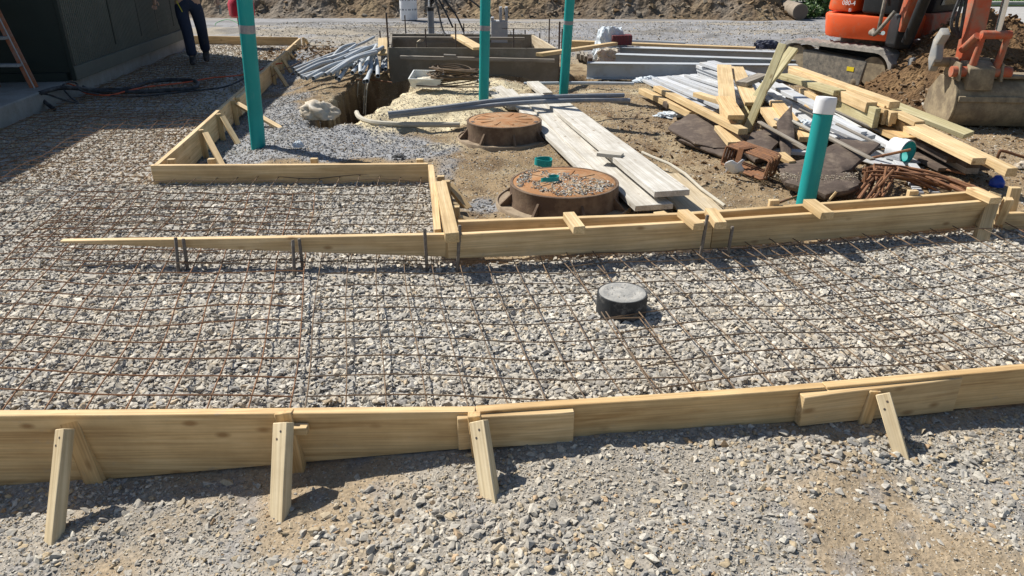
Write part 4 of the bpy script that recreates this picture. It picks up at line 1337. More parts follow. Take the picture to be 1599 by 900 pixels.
# grey masonry block on its end
P = V(780, 62, 12.2); P.z = 0.0
t = thing("block", "grey hollow masonry block standing on end behind the middle teal pipe", "block", P)
b = MB(); b.box((0, 0, 0.28), (0.26, 0.18, 0.56)); b.build("web", 'blk2', t, Matrix.Translation(P), bevel=0.006)
for dx in (-0.11, 0.02, 0.11):
    b = MB(); b.box((dx, 0, 0.56 + (0.10 if dx > 0 else 0.02)), (0.045, 0.17, 0.20 if dx > 0 else 0.06)); b.build("shell", 'blk2', t, Matrix.Translation(P), bevel=0.005)

# wrapped pallet with maroon stack
P = V(948, 92, 11.3); P.z = 0
t = thing("wrapped_load", "load under cloudy plastic wrap with a maroon stack showing at its side", "wrapped load", P)
def lump_mesh(name, d, seed, amp, taper=0.5, sub=4):
    bm = bmesh.new(); bmesh.ops.create_cube(bm, size=2.0)
    bmesh.ops.subdivide_edges(bm, edges=bm.edges[:], cuts=12, use_grid_fill=True)
    Q = np.array([v.co[:] for v in bm.verts])
    n = fbm(Q[:, 0] * 1.3 + Q[:, 2], Q[:, 1] + Q[:, 2] * 0.6, 1.5, 4, seed)
    n2 = np.abs(fbm(Q[:, 0] * 1.3 - Q[:, 2], Q[:, 1] + Q[:, 2], 3.2, 3, seed + 5) - 0.5)
    for v, a, b2 in zip(bm.verts, n, n2):
        k = 1 - taper * max(0, (v.co.z + 1) / 2) ** 1.5
        f = 1 + amp * (a - 0.5) * 2 - amp * 1.2 * b2
        v.co = Vector((v.co.x * d[0] * k * f, v.co.y * d[1] * k * f, (v.co.z + 1) / 2 * d[2] * (0.85 + 0.3 * a)))
    me = bpy.data.meshes.new(name); bm.to_mesh(me); bm.free()
    return me
obj("wrap", lump_mesh("wrap", (0.26, 0.2, 0.50), 4, 0.3, 0.45), 'wrapclear', t, Matrix.Translation(P + Vector((0.08, 0.2, 0.02))))
obj("loose_sheeting", lump_mesh("loose_sheeting", (0.20, 0.12, 0.25), 8, 0.5, 0.35), 'bagwhite', t, Matrix.Translation(P + Vector((0.02, -0.12, 0.0))))
b = MB(); b.box((0, 0, 0), (0.30, 0.2, 0.14)); ob_ = b.build("stack", 'redbox', t, Matrix.Translation(V(970, 62, 11.4)), bevel=0.008)
b = MB()
for k in range(7):
    b.box((-0.13 + 0.043 * k, -0.103, 0), (0.022, 0.006, 0.135))
b.build("slat", 'redbox', ob_, Matrix.Translation(V(970, 62, 11.4)))
gb = "short timbers laid in a row beside the wrapped load"
for i, (px, py) in enumerate(((902, 82), (908, 84), (914, 86), (920, 89))):
    o = plank("timber_block", U(px, py - 4, 0.13), U(px + 2, py + 2, 0.13), 0.07, 0.08, 'oldgrey' if i < 3 else 'slate')
    tag(o, ["short timber at the far left of the row by the wrapped load", "second short timber from the left by the wrapped load", "third short timber from the left by the wrapped load", "dark brown timber end nearest the wrapped load"][i], "timber", gb)

# steel beams (I-sections)
def ibeam(label, A, B, h, w, tf=0.012, tw=0.01):
    A, B = Vector(A), Vector(B)
    t = thing("steel_beam", label, "steel beam", (A.x, A.y, 0), group="primed steel beams lying side by side")
    m = frame_from(A, B)
    L = (B - A).length
    b = MB(); b.box((L / 2, 0, -tf / 2), (L, w, tf)); b.build("flange", 'steel', t, m, bevel=0.002)
    b = MB(); b.box((L / 2, 0, -h + tf / 2), (L, w, tf)); b.build("flange", 'steel', t, m, bevel=0.002)
    b = MB(); b.box((L / 2, 0, -h / 2), (L, tw, h - 2 * tf - 0.002)); b.build("web", 'steel', t, m)
    return t, m
ibeam("nearest grey steel beam, lower than the two behind it", U(917, 97.5, 0.21), U(1245, 101, 0.21), 0.21, 0.15)
ibeam("middle grey steel beam between the nearest and farthest beams", U(962, 84, 0.25), U(1270, 94, 0.25), 0.23, 0.16)
tb, m = ibeam("farthest grey steel beam with an end plate, beside the wrapped load", U(963, 73, 0.27), U(1290, 83, 0.27), 0.25, 0.17)
b = MB(); b.box((0.05, 0, -0.125), (0.02, 0.18, 0.25)); b.build("end_plate", 'steel', tb, m)
lay("board", "long orange-brown board lying flat behind the steel beams", "board", (880, 63), (1180, 74), 0.14, 0.14, 0.16, 0.04, 'yellow')
lay("board", "darker board on edge left of the maroon stack", "board", (893, 64), (945, 66), 0.24, 0.24, 0.03, 0.12, 'fir')
hose("conduit", "thin grey conduit with white couplings lying behind the steel beams", "conduit", [U(983, 64, 0.2), U(1020, 65, 0.2), U(1070, 67.5, 0.2)], 0.018, 'conduit')
lumpy("sheeting_heap", "crumpled dark blue sheeting behind the steel beams by the leaning timbers", "sheeting", U(1195, 76, 0.06), (0.22, 0.12, 0.11), 'navy', 21, amp=0.5)
# ------------------------------------------------------------------ lumber heap at the right
gw = "white trim boards tipped together in the lumber heap"
wl = "long thin white trim board in the spread of alike boards left of the leaning timber"
wr = "long white trim board in the spread of alike boards right of the leaning timber"
rs = random.Random(5)
def white(p0, p1, z0, z1, W, T, label, roll=0.0, g=gw):
    return lay("trim_board", label, "trim board", p0, p1, z0, z1, W, T, 'vinyl', g, roll)
# left spread: boards running from upper left to lower right
for k in range(10):
    a = (1004 + 8.5 * k + rs.uniform(-2, 2), 122 - 0.7 * k)
    b_ = (1112 + 10.5 * k + rs.uniform(-5, 5), 172 - 2.2 * k + rs.uniform(-1, 2))
    z = (0.12, 0.085, 0.135)[k % 3]
    white(a, b_, z, z + 0.01, (0.085, 0.10, 0.07)[k % 3], 0.032, wl, roll=(0.0, 0.12, -0.08)[k % 3])
for k in range(6):
    white((1010 + 13 * k, 120 - k), (1122 + 16 * k, 172 - 3.4 * k), 0.04, 0.045, 0.10, 0.03, wl)
# stack with square ends beside the steel beams
for k, (a, b_, z) in enumerate((((1098, 97), (1165, 118), 0.30), ((1110, 95), (1185, 118), 0.31), ((1093, 101), (1160, 126), 0.25), ((1094, 106), (1158, 130), 0.21), ((1095, 111), (1160, 136), 0.17), ((1093, 118), (1165, 146), 0.13))):
    white(a, b_, z, z - 0.04, 0.11, 0.038, "white board in the square-ended stack right against the nearest steel beam", g="white boards stacked against the steel beam")
# right spread
for k in range(9):
    a = (1162 + 7 * k + rs.uniform(-2, 2), 124 + 0.8 * k)
    b_ = (1272 + 15 * k + rs.uniform(-8, 8), 212 + 2.0 * k)
    z = (0.20, 0.165, 0.215)[k % 3]
    white(a, b_, z, z - 0.09, (0.09, 0.11, 0.07)[k % 3], 0.03, wr, roll=(0.1, -0.12, 0.05)[k % 3])
white((1190, 122), (1292, 172), 0.34, 0.27, 0.13, 0.03, "widest bright white trim board, passing just left of the white pipe cap", g=None)
white((1285, 185), (1362, 212), 0.24, 0.19, 0.10, 0.035, "white trim board ending with a square grey end right of the capped pipe", g=None)
white((1300, 196), (1352, 219), 0.22, 0.16, 0.12, 0.03, "short bright white board right of the capped pipe, behind the brown slab", g=None)
white((1300, 180), (1350, 206), 0.27, 0.22, 0.06, 0.03, "narrow white strip lying on the boards right of the capped pipe", g=None)
tag(plank("plastic_sheet", U(1352, 252, 0.03), U(1440, 238, 0.03), 0.42, 0.012, 'vinyl'), "flat white panel on the ground under the white pipe coupling", "panel")
white((1395, 240), (1436, 300), 0.05, 0.05, 0.06, 0.02, "white strip under the rusty bent bars", g=None)
white((1425, 255), (1462, 300), 0.05, 0.05, 0.06, 0.02, "white strip at the right under the rusty bent bars", g=None)
white((1195, 232), (1262, 236), 0.10, 0.08, 0.1, 0.03, "white board end behind the capped pipe by the brown slabs", g=None)

def lum(label, p0, p1, z0, z1, W, T, mat, roll=0.0, g=None, w1=None):
    return lay("timber", label, "timber", p0, p1, z0, z1, W, T, mat, g, roll, w1=w1)
# leaning and crossed pieces
def lean(label, p0, p1, y0, y1, W, T, mat, face):
    A, B = V(*p0, y0), V(*p1, y1)
    o = plank("timber", A, B, W, T, mat, None, up=Vector(face))
    return tag(o, label, "timber")
lean("greenish timber leaning upright across the heap, taller of the two", (1222, 68), (1165, 206), 7.35, 6.95, 0.075, 0.045, 'treated', (-0.55, -1, 0.25))
lean("olive-yellow timber leaning behind the tall greenish one", (1239, 74), (1150, 192), 7.75, 7.2, 0.10, 0.04, 'treated', (-0.7, -0.8, 0.6))
lum("wide smooth yellow board lying towards the white stack, left of the leaning timbers", (1131, 101), (1139, 185), 0.40, 0.22, 0.155, 0.038, 'yellow')
lum("second wide yellow board fanning out right of the first, left of the leaning timbers", (1150, 104), (1176, 160), 0.37, 0.24, 0.15, 0.038, 'yellow')
lum("short thick board end pointing at the viewer on top of the crossed timbers", (1131, 150), (1150, 180), 0.36, 0.31, 0.14, 0.04, 'fir')
lum("short grey-brown board with a dark sawn end, wedged behind the leaning timber", (1192, 115), (1158, 128), 0.38, 0.34, 0.13, 0.045, 'oldgrey')
lum("long yellow two-by-four slanting down to its dark end at the leaning timbers", (1026, 134), (1161, 201), 0.17, 0.24, 0.085, 0.05, 'yellow')
lum("long yellow timber lowest at the left edge of the heap, ending near the brown slab", (1003, 138), (1083, 175), 0.10, 0.13, 0.09, 0.06, 'yellow')
lum("yellow timber tucked under the thick board end", (1088, 144), (1136, 158), 0.26, 0.26, 0.09, 0.045, 'yellow')
lum("lower pale board with a sawn end facing front, right of the leaning timbers", (1196, 166), (1218, 197), 0.22, 0.19, 0.12, 0.045, 'pine')
lum("longer tan board slanting down to the capped pipe, right of the leaning timbers", (1212, 157), (1260, 214), 0.26, 0.18, 0.12, 0.045, 'fir')
lum("yellow board under the crossed timbers, above the rusty stirrups", (1128, 196), (1150, 222), 0.17, 0.13, 0.14, 0.04, 'yellow')
lum("pale angled offcut lying on the brown slabs left of the capped pipe", (1216, 238), (1238, 252), 0.15, 0.13, 0.11, 0.03, 'pine', w1=0.06)
lum("small brown timber end at the left edge of the heap", (1039, 158), (1046, 163), 0.12, 0.10, 0.06, 0.05, 'slate')
# right-hand long boards
lum("long yellow board highest on the right side of the heap, nearest the soil", (1238, 103), (1398, 159), 0.38, 0.38, 0.10, 0.06, 'yellow')
lum("long yellow board second from the soil, ending below the highest one", (1238, 108), (1362, 160), 0.36, 0.36, 0.10, 0.09, 'pine')
lum("wide olive board with a dark end just above the white cap", (1222, 115), (1312, 141), 0.37, 0.37, 0.13, 0.05, 'treated')
lum("narrow yellow board passing behind the white cap", (1252, 138), (1300, 163), 0.30, 0.29, 0.05, 0.05, 'pine')
lum("board on edge under the olive board, its face in shade", (1290, 137), (1372, 170), 0.33, 0.33, 0.05, 0.17, 'treated')
lum("thin board on edge, first of the three slanting ends", (1330, 143), (1384, 172), 0.33, 0.32, 0.035, 0.13, 'pine')
lum("thin board on edge, second of the three slanting ends", (1338, 143), (1394, 176), 0.33, 0.31, 0.03, 0.12, 'pine')
lum("square timber end standing beside the slanting board ends", (1345, 147), (1385, 165), 0.34, 0.34, 0.045, 0.12, 'yellow')
lum("square timber end a step lower to the right of the first", (1352, 155), (1397, 176), 0.31, 0.31, 0.06, 0.10, 'yellow')
lum("stubby timber end leaning right in the row of ends", (1372, 166), (1409, 184), 0.28, 0.25, 0.05, 0.07, 'pine')
lum("lower stubby timber end in the row of ends", (1382, 174), (1416, 193), 0.25, 0.23, 0.04, 0.09, 'pine')
lum("small timber end lowest in the row of ends", (1390, 182), (1426, 200), 0.22, 0.22, 0.04, 0.09, 'yellow')
lum("wide greenish board running right to a pointed end by the digger bucket", (1396, 162), (1514, 208), 0.28, 0.15, 0.15, 0.04, 'treated', roll=0.1)
lum("bright short board lying on the greenish board", (1398, 172), (1437, 190), 0.31, 0.28, 0.10, 0.04, 'yellow')
lum("long pale timber nearest the front at the right, ending over the rusty bars", (1425, 197), (1530, 247), 0.25, 0.25, 0.10, 0.05, 'pine')
lum("long yellow timber beside it reaching farthest right", (1436, 194), (1582, 263), 0.26, 0.22, 0.08, 0.06, 'yellow')
lum("orange-tan board at the right end between the two long timbers", (1440, 200), (1552, 250), 0.21, 0.21, 0.10, 0.05, 'fir')
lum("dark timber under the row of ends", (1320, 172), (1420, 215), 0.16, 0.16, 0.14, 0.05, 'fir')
for k in range(7):
    t_ = k / 6
    lum("half hidden timber in the lower layers under the long boards, like those beside it", (1262 + 30 * t_, 128 + 6 * t_), (1385 + 50 * t_, 190 + 16 * t_), 0.24 - 0.05 * (k % 3), 0.16 - 0.04 * (k % 3), 0.13, 0.045, rs.choice(('pine', 'fir', 'treated')), g="half hidden timbers under the long boards")
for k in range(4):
    lum("half hidden timber in the lower layers under the long boards, like those beside it", (1385 + 12 * k, 192 + 3 * k), (1490 + 16 * k, 246 + 4 * k), 0.15 - 0.03 * (k % 2), 0.14 - 0.03 * (k % 2), 0.10, 0.045, 'slate', g="half hidden timbers under the long boards")  # dark wood tone also stands in for the deep shade under the boards
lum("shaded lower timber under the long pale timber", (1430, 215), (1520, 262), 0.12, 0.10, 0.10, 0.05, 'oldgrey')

# brown slabs (broken paving / bark-brown slabs)
def slab(label, pts, z, th, seed, mat='slate', tilt=(0, 0)):
    P = [U(px, py, z) for px, py in pts]
    c = sum(P, Vector()) / len(P)
    b = MB()
    rs2 = random.Random(seed)
    loop = []
    n = len(P)
    for i in range(n):
        for k in range(5):
            q = P[i].lerp(P[(i + 1) % n], k / 5) - c
            j = 1 + rs2.uniform(-0.05, 0.05)
            loop.append(q * j)
    m = len(loop)
    vs = []
    for s_, zz in ((0.92, -th), (1.0, -th * 0.5), (1.0, -0.008), (0.97, 0.0), (0.6, 0.008)):
        for q in loop:
            vs.append((q.x * s_, q.y * s_, zz + rs2.uniform(-0.004, 0.004)))
    fs = [(r * m + i, r * m + (i + 1) % m, (r + 1) * m + (i + 1) % m, (r + 1) * m + i) for r in range(4) for i in range(m)]
    fs += [tuple(reversed(range(m))), tuple(4 * m + i for i in range(m))]
    b.add(vs, fs)
    mw = Matrix.Translation(c) @ Matrix.Rotation(tilt[0], 4, 'X') @ Matrix.Rotation(tilt[1], 4, 'Y')
    o = b.build("broken_slab", mat, None, mw)
    return tag(o, label, "broken slab", "broken brown slabs around the lumber heap")
slab("wide round-edged brown slab at the left front of the heap, earth below it", [(1041, 200), (1075, 182), (1120, 188), (1150, 215), (1135, 226), (1085, 220)], 0.10, 0.035, 1, tilt=(0.05, 0.0))
slab("lower brown slab half under the wide round-edged one", [(1062, 218), (1110, 205), (1160, 225), (1140, 243), (1100, 232)], 0.055, 0.035, 2, tilt=(0.03, 0))
slab("brown round slab right of the leaning timbers, topmost of two", [(1163, 222), (1175, 208), (1222, 205), (1224, 214), (1200, 232)], 0.16, 0.045, 3, tilt=(0.12, 0))
slab("brown round slab directly under the topmost one", [(1160, 230), (1185, 215), (1228, 218), (1215, 238), (1180, 243)], 0.09, 0.045, 4, tilt=(0.12, 0))
slab("small upright brown slab piece between tan board and capped pipe", [(1212, 200), (1232, 188), (1242, 212), (1238, 228), (1224, 222)], 0.20, 0.04, 5, tilt=(0.3, 0.1))
slab("brown slab with a straight sunlit edge right of the capped pipe", [(1268, 246), (1310, 228), (1375, 232), (1330, 258), (1295, 268), (1266, 262)], 0.15, 0.05, 6, tilt=(0.16, 0))
slab("dusty grey-topped slab at the foot of the capped pipe", [(1212, 258), (1262, 250), (1340, 272), (1345, 288), (1290, 298), (1225, 282)], 0.10, 0.06, 7, mat='slate', tilt=(0.05, 0))
cS = Stones()
n = 900
pa, pb = U(1270, 275, 0.10), U(1300, 280, 0.10)
x = rng.normal(pa.x + 0.05, 0.17, n); y = rng.normal(pa.y, 0.06, n)
cS.put(x, y, rng.uniform(0.003, 0.009, n), PAL_DIRT, SH_LOW, z=np.full(n, 0.105)); cS.build("grit_on_slab")

# rusty stirrups bundle
t = thing("stirrup_bundle", "bundle of rusty square stirrups tied together below the lumber", "rebar stirrups", U(1165, 250, 0))
def rect_loop(A, ux, uz, w, h, r=0.008):
    pts = [A, A + ux * w, A + ux * w + uz * h, A + uz * h, A + ux * 0.02 + uz * 0.01]
    out = []
    for i in range(4):
        p, q = pts[i], pts[(i + 1) % 4]
        out += [p.lerp(q, 0.06), p.lerp(q, 0.5), p.lerp(q, 0.94)]
    return out + [out[0]]
A0 = U(1126, 256, 0.02)
ux = U(1206, 288, 0.02) - U(1130, 258, 0.02); ux.normalize()
uy = Vector((-ux.y, ux.x, 0))
for k in range(7):
    b = MB()
    o_ = A0 + uy * (0.022 * k) + ux * (0.012 * math.sin(k * 2.1)) + Vector((0, 0, 0.004 * k))
    b.tube(rect_loop(o_, ux, (Vector((0, 0, 1)) + uy * 0.25).normalized(), 0.50 - 0.006 * k, 0.15), 0.009, 7)
    b.build("stirrup", 'rebar', t)
b = MB()
for k in range(5):
    P = A0 + ux * (0.17 + 0.012 * k) + uy * 0.02; b.tube([P + uy * 0.16 + Vector((0, 0, 0.17)), P + Vector((0, 0, 0.165)), P - uy * 0.03 + Vector((0, 0, 0.0))], 0.006, 6)
b.build("tie", 'rebar', t)
P = U(1141, 262, 0.05) + Vector((0, 0.02, 0))
b = MB()
vs = []
for i in range(7):
    for j in range(6):
        u, v = i / 6, j / 5
        vs.append((0.13 * (u - 0.5) + 0.012 * math.sin(7 * v), 0.02 * math.sin(5 * u + 3 * v) - 0.035 * v, -0.05 + 0.10 * v + 0.012 * math.sin(9 * u)))
b.add(vs, [(i * 6 + j, (i + 1) * 6 + j, (i + 1) * 6 + j + 1, i * 6 + j + 1) for i in range(6) for j in range(5)])
me = b.mesh("paper_scrap")
o = obj("paper_scrap", me, 'capw', None, Matrix.Translation(P + Vector((0, -0.1, 0.03))))
sm_ = o.modifiers.new("thick", 'SOLIDIFY'); sm_.thickness = 0.004
tag(o, "crumpled white paper scrap leaning on the rusty stirrups", "paper")

# bent rusty bars heap
gb = "rusty bent bars heaped behind the double boards"
bl = "rusty bent bar in the tangle behind the double boards, like those around it"
rs = random.Random(8)
for k in range(26):
    t_ = rs.random()
    a = (1338 + 60 * t_ + rs.uniform(-6, 6), 262 + rs.uniform(-5, 12))
    b_ = (1440 + 90 * t_ + rs.uniform(-10, 10), 288 + 10 * t_ + rs.uniform(-6, 8))
    z0, z1 = rs.uniform(0.05, 0.2), rs.uniform(0.03, 0.10)
    A, B = U(*a, z0), U(*b_, z1)
    pts = [A, A.lerp(B, 0.5) + Vector((0, rs.uniform(-0.03, 0.03), rs.uniform(0, 0.05))), B]
    pts = smooth(pts, 5)
    if k % 2 == 0:
        h = A + Vector((-0.03, -0.02, 0.02)); pts = [h + Vector((rs.uniform(-0.02, 0.0), -0.03, -0.12)), h + Vector((-0.005, -0.01, -0.02))] + pts[1:]
    b = MB(); b.tube(pts, 0.0085, 7)
    tag(b.build("bent_bar", 'rebar'), bl, "rebar", gb)
for k in range(14):
    a = (1385 + rs.uniform(-22, 22), 258 + rs.uniform(-4, 10)); b_ = (1352 + rs.uniform(-18, 26), 308 + rs.uniform(-6, 6))
    A, B = U(*a, rs.uniform(0.12, 0.22)), U(*b_, rs.uniform(0.02, 0.06))
    b = MB(); b.tube([A, B], 0.0095, 7)
    tag(b.build("bent_bar", 'rebar'), bl, "rebar", gb)
for k, (p, q, lab) in enumerate((((1362, 247), (1422, 234), "straight rusty bar pointing into the white coupling"), ((1196, 324), (1252, 304), "thin dark bar on the earth left of the capped pipe"), ((1293, 315), (1306, 300), "pale stick poking up behind the rear board right of the capped pipe"),
                                 ((1462, 262), (1508, 272), "grey bar lying right of the bent bars"))):
    b = MB(); A, B = U(*p, 0.14 if k == 0 else 0.03), U(*q, 0.22 if k == 0 else (0.10 if k == 2 else 0.04)); b.tube([A, A.lerp(B, 0.5), B], 0.009 if k else 0.011, 7)
    tag(b.build("bar", 'pine' if k == 2 else 'rebar'), lab, "rebar" if k != 2 else "stick")
b = MB(); pts = smooth([U(1554, 258, 0.02), U(1560, 240, 0.12), U(1566, 236, 0.14), U(1600, 246, 0.10), U(1660, 262, 0.05)]); b.tube(pts, 0.012, 8)
tag(b.build("bent_bar", 'rebar'), "rusty bar with a bent end on the bare earth at the right edge", "rebar")

# coupling
c = U(1408, 236, 0.11)
t = thing("pipe_coupling", "white pipe coupling with a teal stub inside, lying on the white panel", "coupling", c)
mw = Matrix.Translation(c) @ Matrix.Rotation(R(28), 4, 'Z') @ Matrix.Rotation(R(90), 4, 'X')
b = MB(); b.tube([Vector((0, 0, -0.085)), Vector((0, 0, -0.005))], 0.095, 32, inner=0.9); b.build("sleeve", 'capw', t, mw, recalc=False)
b = MB(); b.tube([Vector((0, 0, -0.002)), Vector((0, 0, 0.055))], 0.100, 32, inner=0.9); b.build("collar", 'capw', t, mw, recalc=False)
b = MB(); b.tube([Vector((0, 0, -0.08)), Vector((0, 0, 0.062))], 0.0885, 32, inner=0.9); b.build("stub", 'teal', t, mw, recalc=False)
# blue lump, litter
lumpy_sm("blue_ball", "round blue plastic lump on the earth behind the end post", "plastic", U(1555, 291, 0.0), (0.05, 0.05, 0.065), 'blue', 31, amp=0.25, sub=3)
lumpy("white_scrap", "white plastic scrap at the right edge past the yellow timbers", "scrap", U(1597, 262, 0.0), (0.07, 0.05, 0.04), 'bagwhite', 33, sub=3)
lumpy("clear_sheeting", "clear plastic sheeting crumpled between the white boards and the capped pipe", "sheeting", U(1255, 198, 0.12), (0.10, 0.07, 0.05), 'wrapclear', 35, amp=0.6)
lumpy("clear_sheeting", "clear plastic sheeting on the earth left of the brown slabs", "sheeting", U(1046, 182, 0.0), (0.15, 0.08, 0.04), 'wrapclear', 37, amp=0.7)
lumpy("clear_sheeting", "clear plastic tied round the left end of the white boards", "sheeting", U(1010, 128, 0.08), (0.14, 0.10, 0.05), 'wrapclear', 38, amp=0.7)
# dark underside mass: strips, and a dark board whose colour deepens the shade below
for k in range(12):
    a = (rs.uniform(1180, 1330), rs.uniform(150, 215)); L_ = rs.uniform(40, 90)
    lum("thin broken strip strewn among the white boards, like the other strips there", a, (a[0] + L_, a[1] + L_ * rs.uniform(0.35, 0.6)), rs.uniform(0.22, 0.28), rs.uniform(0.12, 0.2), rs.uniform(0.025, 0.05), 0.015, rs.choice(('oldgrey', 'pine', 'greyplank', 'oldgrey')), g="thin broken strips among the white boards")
lum("dark board put in to deepen the shade below the long boards, behind the coupling", (1375, 205), (1500, 262), 0.05, 0.05, 0.35, 0.03, 'slate')

# ------------------------------------------------------------------ soil heap
sx = np.arange(-2.6, 3.2, 0.045); sy = np.arange(-1.7, 1.6, 0.045)
X, Y = np.meshgrid(sx, sy, indexing='ij')
hc = Vector((5.2, 8.66, 0))
wx, wy = X + hc.x, Y + hc.y
e = np.sqrt((X / np.where(X < 0, 1.05, 1.75)) ** 2 + (Y / 1.3) ** 2)
hh = np.clip(1.08 - e, 0, 1)
Zs = 0.98 * hh ** 1.0 + sstep(0.0, 0.2, hh) * ((fbm(wx, wy, 1.7, 4, 3) - 0.5) * 0.30 + (fbm(wx, wy, 6, 4, 13) - 0.5) * 0.16 + np.abs(fbm(wx, wy, 14, 3, 23) - 0.5) * 0.09) - 0.05
ap = np.exp(-(((wx - 4.35) / 0.75) ** 2 + ((wy - 8.75) / 0.28) ** 2))
hh = np.maximum(hh, ap * 0.35)
Zs = np.maximum(Zs, 0.17 * ap - 0.05 + (fbm(wx, wy, 6, 4, 13) - 0.5) * 0.12 * ap)
Zs = np.where((hh <= 0.02), -0.15, Zs)
me = np_mesh("soil_heap", np.stack([wx, wy, Zs], -1).reshape(-1, 3), grid_tris(len(sx), len(sy)))
c = np.zeros(X.shape + (3,)); c[:] = (0.145, 0.086, 0.041)
c = mixv(c, (0.21, 0.133, 0.066), sstep(0.46, 0.64, fbm(wx, wy, 2.2, 4, 43)))
c = mixv(c, (0.085, 0.05, 0.025), sstep(0.52, 0.68, fbm(wx, wy, 8, 4, 53)) * 0.85)
set_col(me, c.reshape(-1, 3))
tag(obj("soil_heap", me, 'soil'), "heap of fresh brown soil between the digger and the lumber", "soil heap")
PAL_SOIL = (np.array([(0.155, 0.093, 0.046), (0.215, 0.138, 0.07), (0.10, 0.06, 0.03), (0.26, 0.19, 0.11)]), [0.4, 0.3, 0.2, 0.1])
S = Stones()
n = 9000
i = rng.integers(0, len(sx), n); j = rng.integers(0, len(sy), n)
k = hh[i, j] > 0.02
i, j = i[k], j[k]
S.put(wx[i, j] + rng.uniform(-.02, .02, len(i)), wy[i, j] + rng.uniform(-.02, .02, len(i)), rng.gamma(4, 0.006, len(i)).clip(0.008, 0.06), PAL_SOIL, SH_LOW, z=Zs[i, j], sink=0.25)
# clods on the bank and on the earth at the right
x, y = rng.uniform(-7, 8, 7000), rng.uniform(17.6, 22, 7000)
ii = np.clip(((x - bx[0]) / 0.11).astype(int), 0, len(bx) - 1); jj = np.clip(((y - by[0]) / 0.11).astype(int), 0, len(by) - 1)
k = Zb[ii, jj] > 0.0
S.put(x[k], y[k], rng.gamma(3, 0.018, k.sum()).clip(0.015, 0.16), (PAL_DIRT[0] * np.array([0.50, 0.46, 0.42]), PAL_DIRT[1]), SH_LOW, z=Zb[ii, jj][k], sink=0.25)
x, y = spray(1.0, 5.8, 5.2, 8.2, 320, lambda x, y: ~inpoly(x, y, SLAB)); S.put(x, y, rng.gamma(3, 0.005, len(x)).clip(0.004, 0.05), PAL_SOIL, SH_LOW, sink=0.3)
c0 = U(480, 82)
x, y = rng.normal(c0.x, 0.45, 900), rng.normal(c0.y, 0.6, 900)
S.put(x, y, rng.gamma(3, 0.008, 900).clip(0.006, 0.06), (PAL_SOIL[0] * 1.35, PAL_SOIL[1]), SH_LOW, sink=0.3)
S.build("soil_clods")
# ------------------------------------------------------------------ excavator
EX = Vector((4.74, 9.75, 0.0))
HT = math.atan2(-0.87, 0.50)                 # heading of the tracks
HU = math.atan2(-0.80, 0.60)                 # heading of the upper body
HB = math.atan2(-0.995, -0.09)               # heading of the swung boom
ex_ = thing("excavator", "orange compact excavator on grey rubber tracks with its boom reaching towards the viewer", "excavator", EX)
MT = Matrix.Translation(EX + Vector((-0.15, 0.10, 0))) @ Matrix.Rotation(HT, 4, 'Z')
MU = Matrix.Translation(EX) @ Matrix.Rotation(HU, 4, 'Z')
BPW = Vector((4.40, 7.36, 0.59))            # bucket pin
PIV = Vector((4.53, 8.92, 0.0))              # boom foot
hb_ = Vector((math.cos(HB), math.sin(HB), 0))
MBM = Matrix.Translation(PIV - hb_ * 0.85) @ Matrix.Rotation(HB, 4, 'Z')
def rbox(name, c, d, mat, parent, mw, bev=0.03, segs=3):
    b = MB(); b.box(c, d)
    o = b.build(name, mat, parent, mw, bevel=bev, segs=segs)
    return o
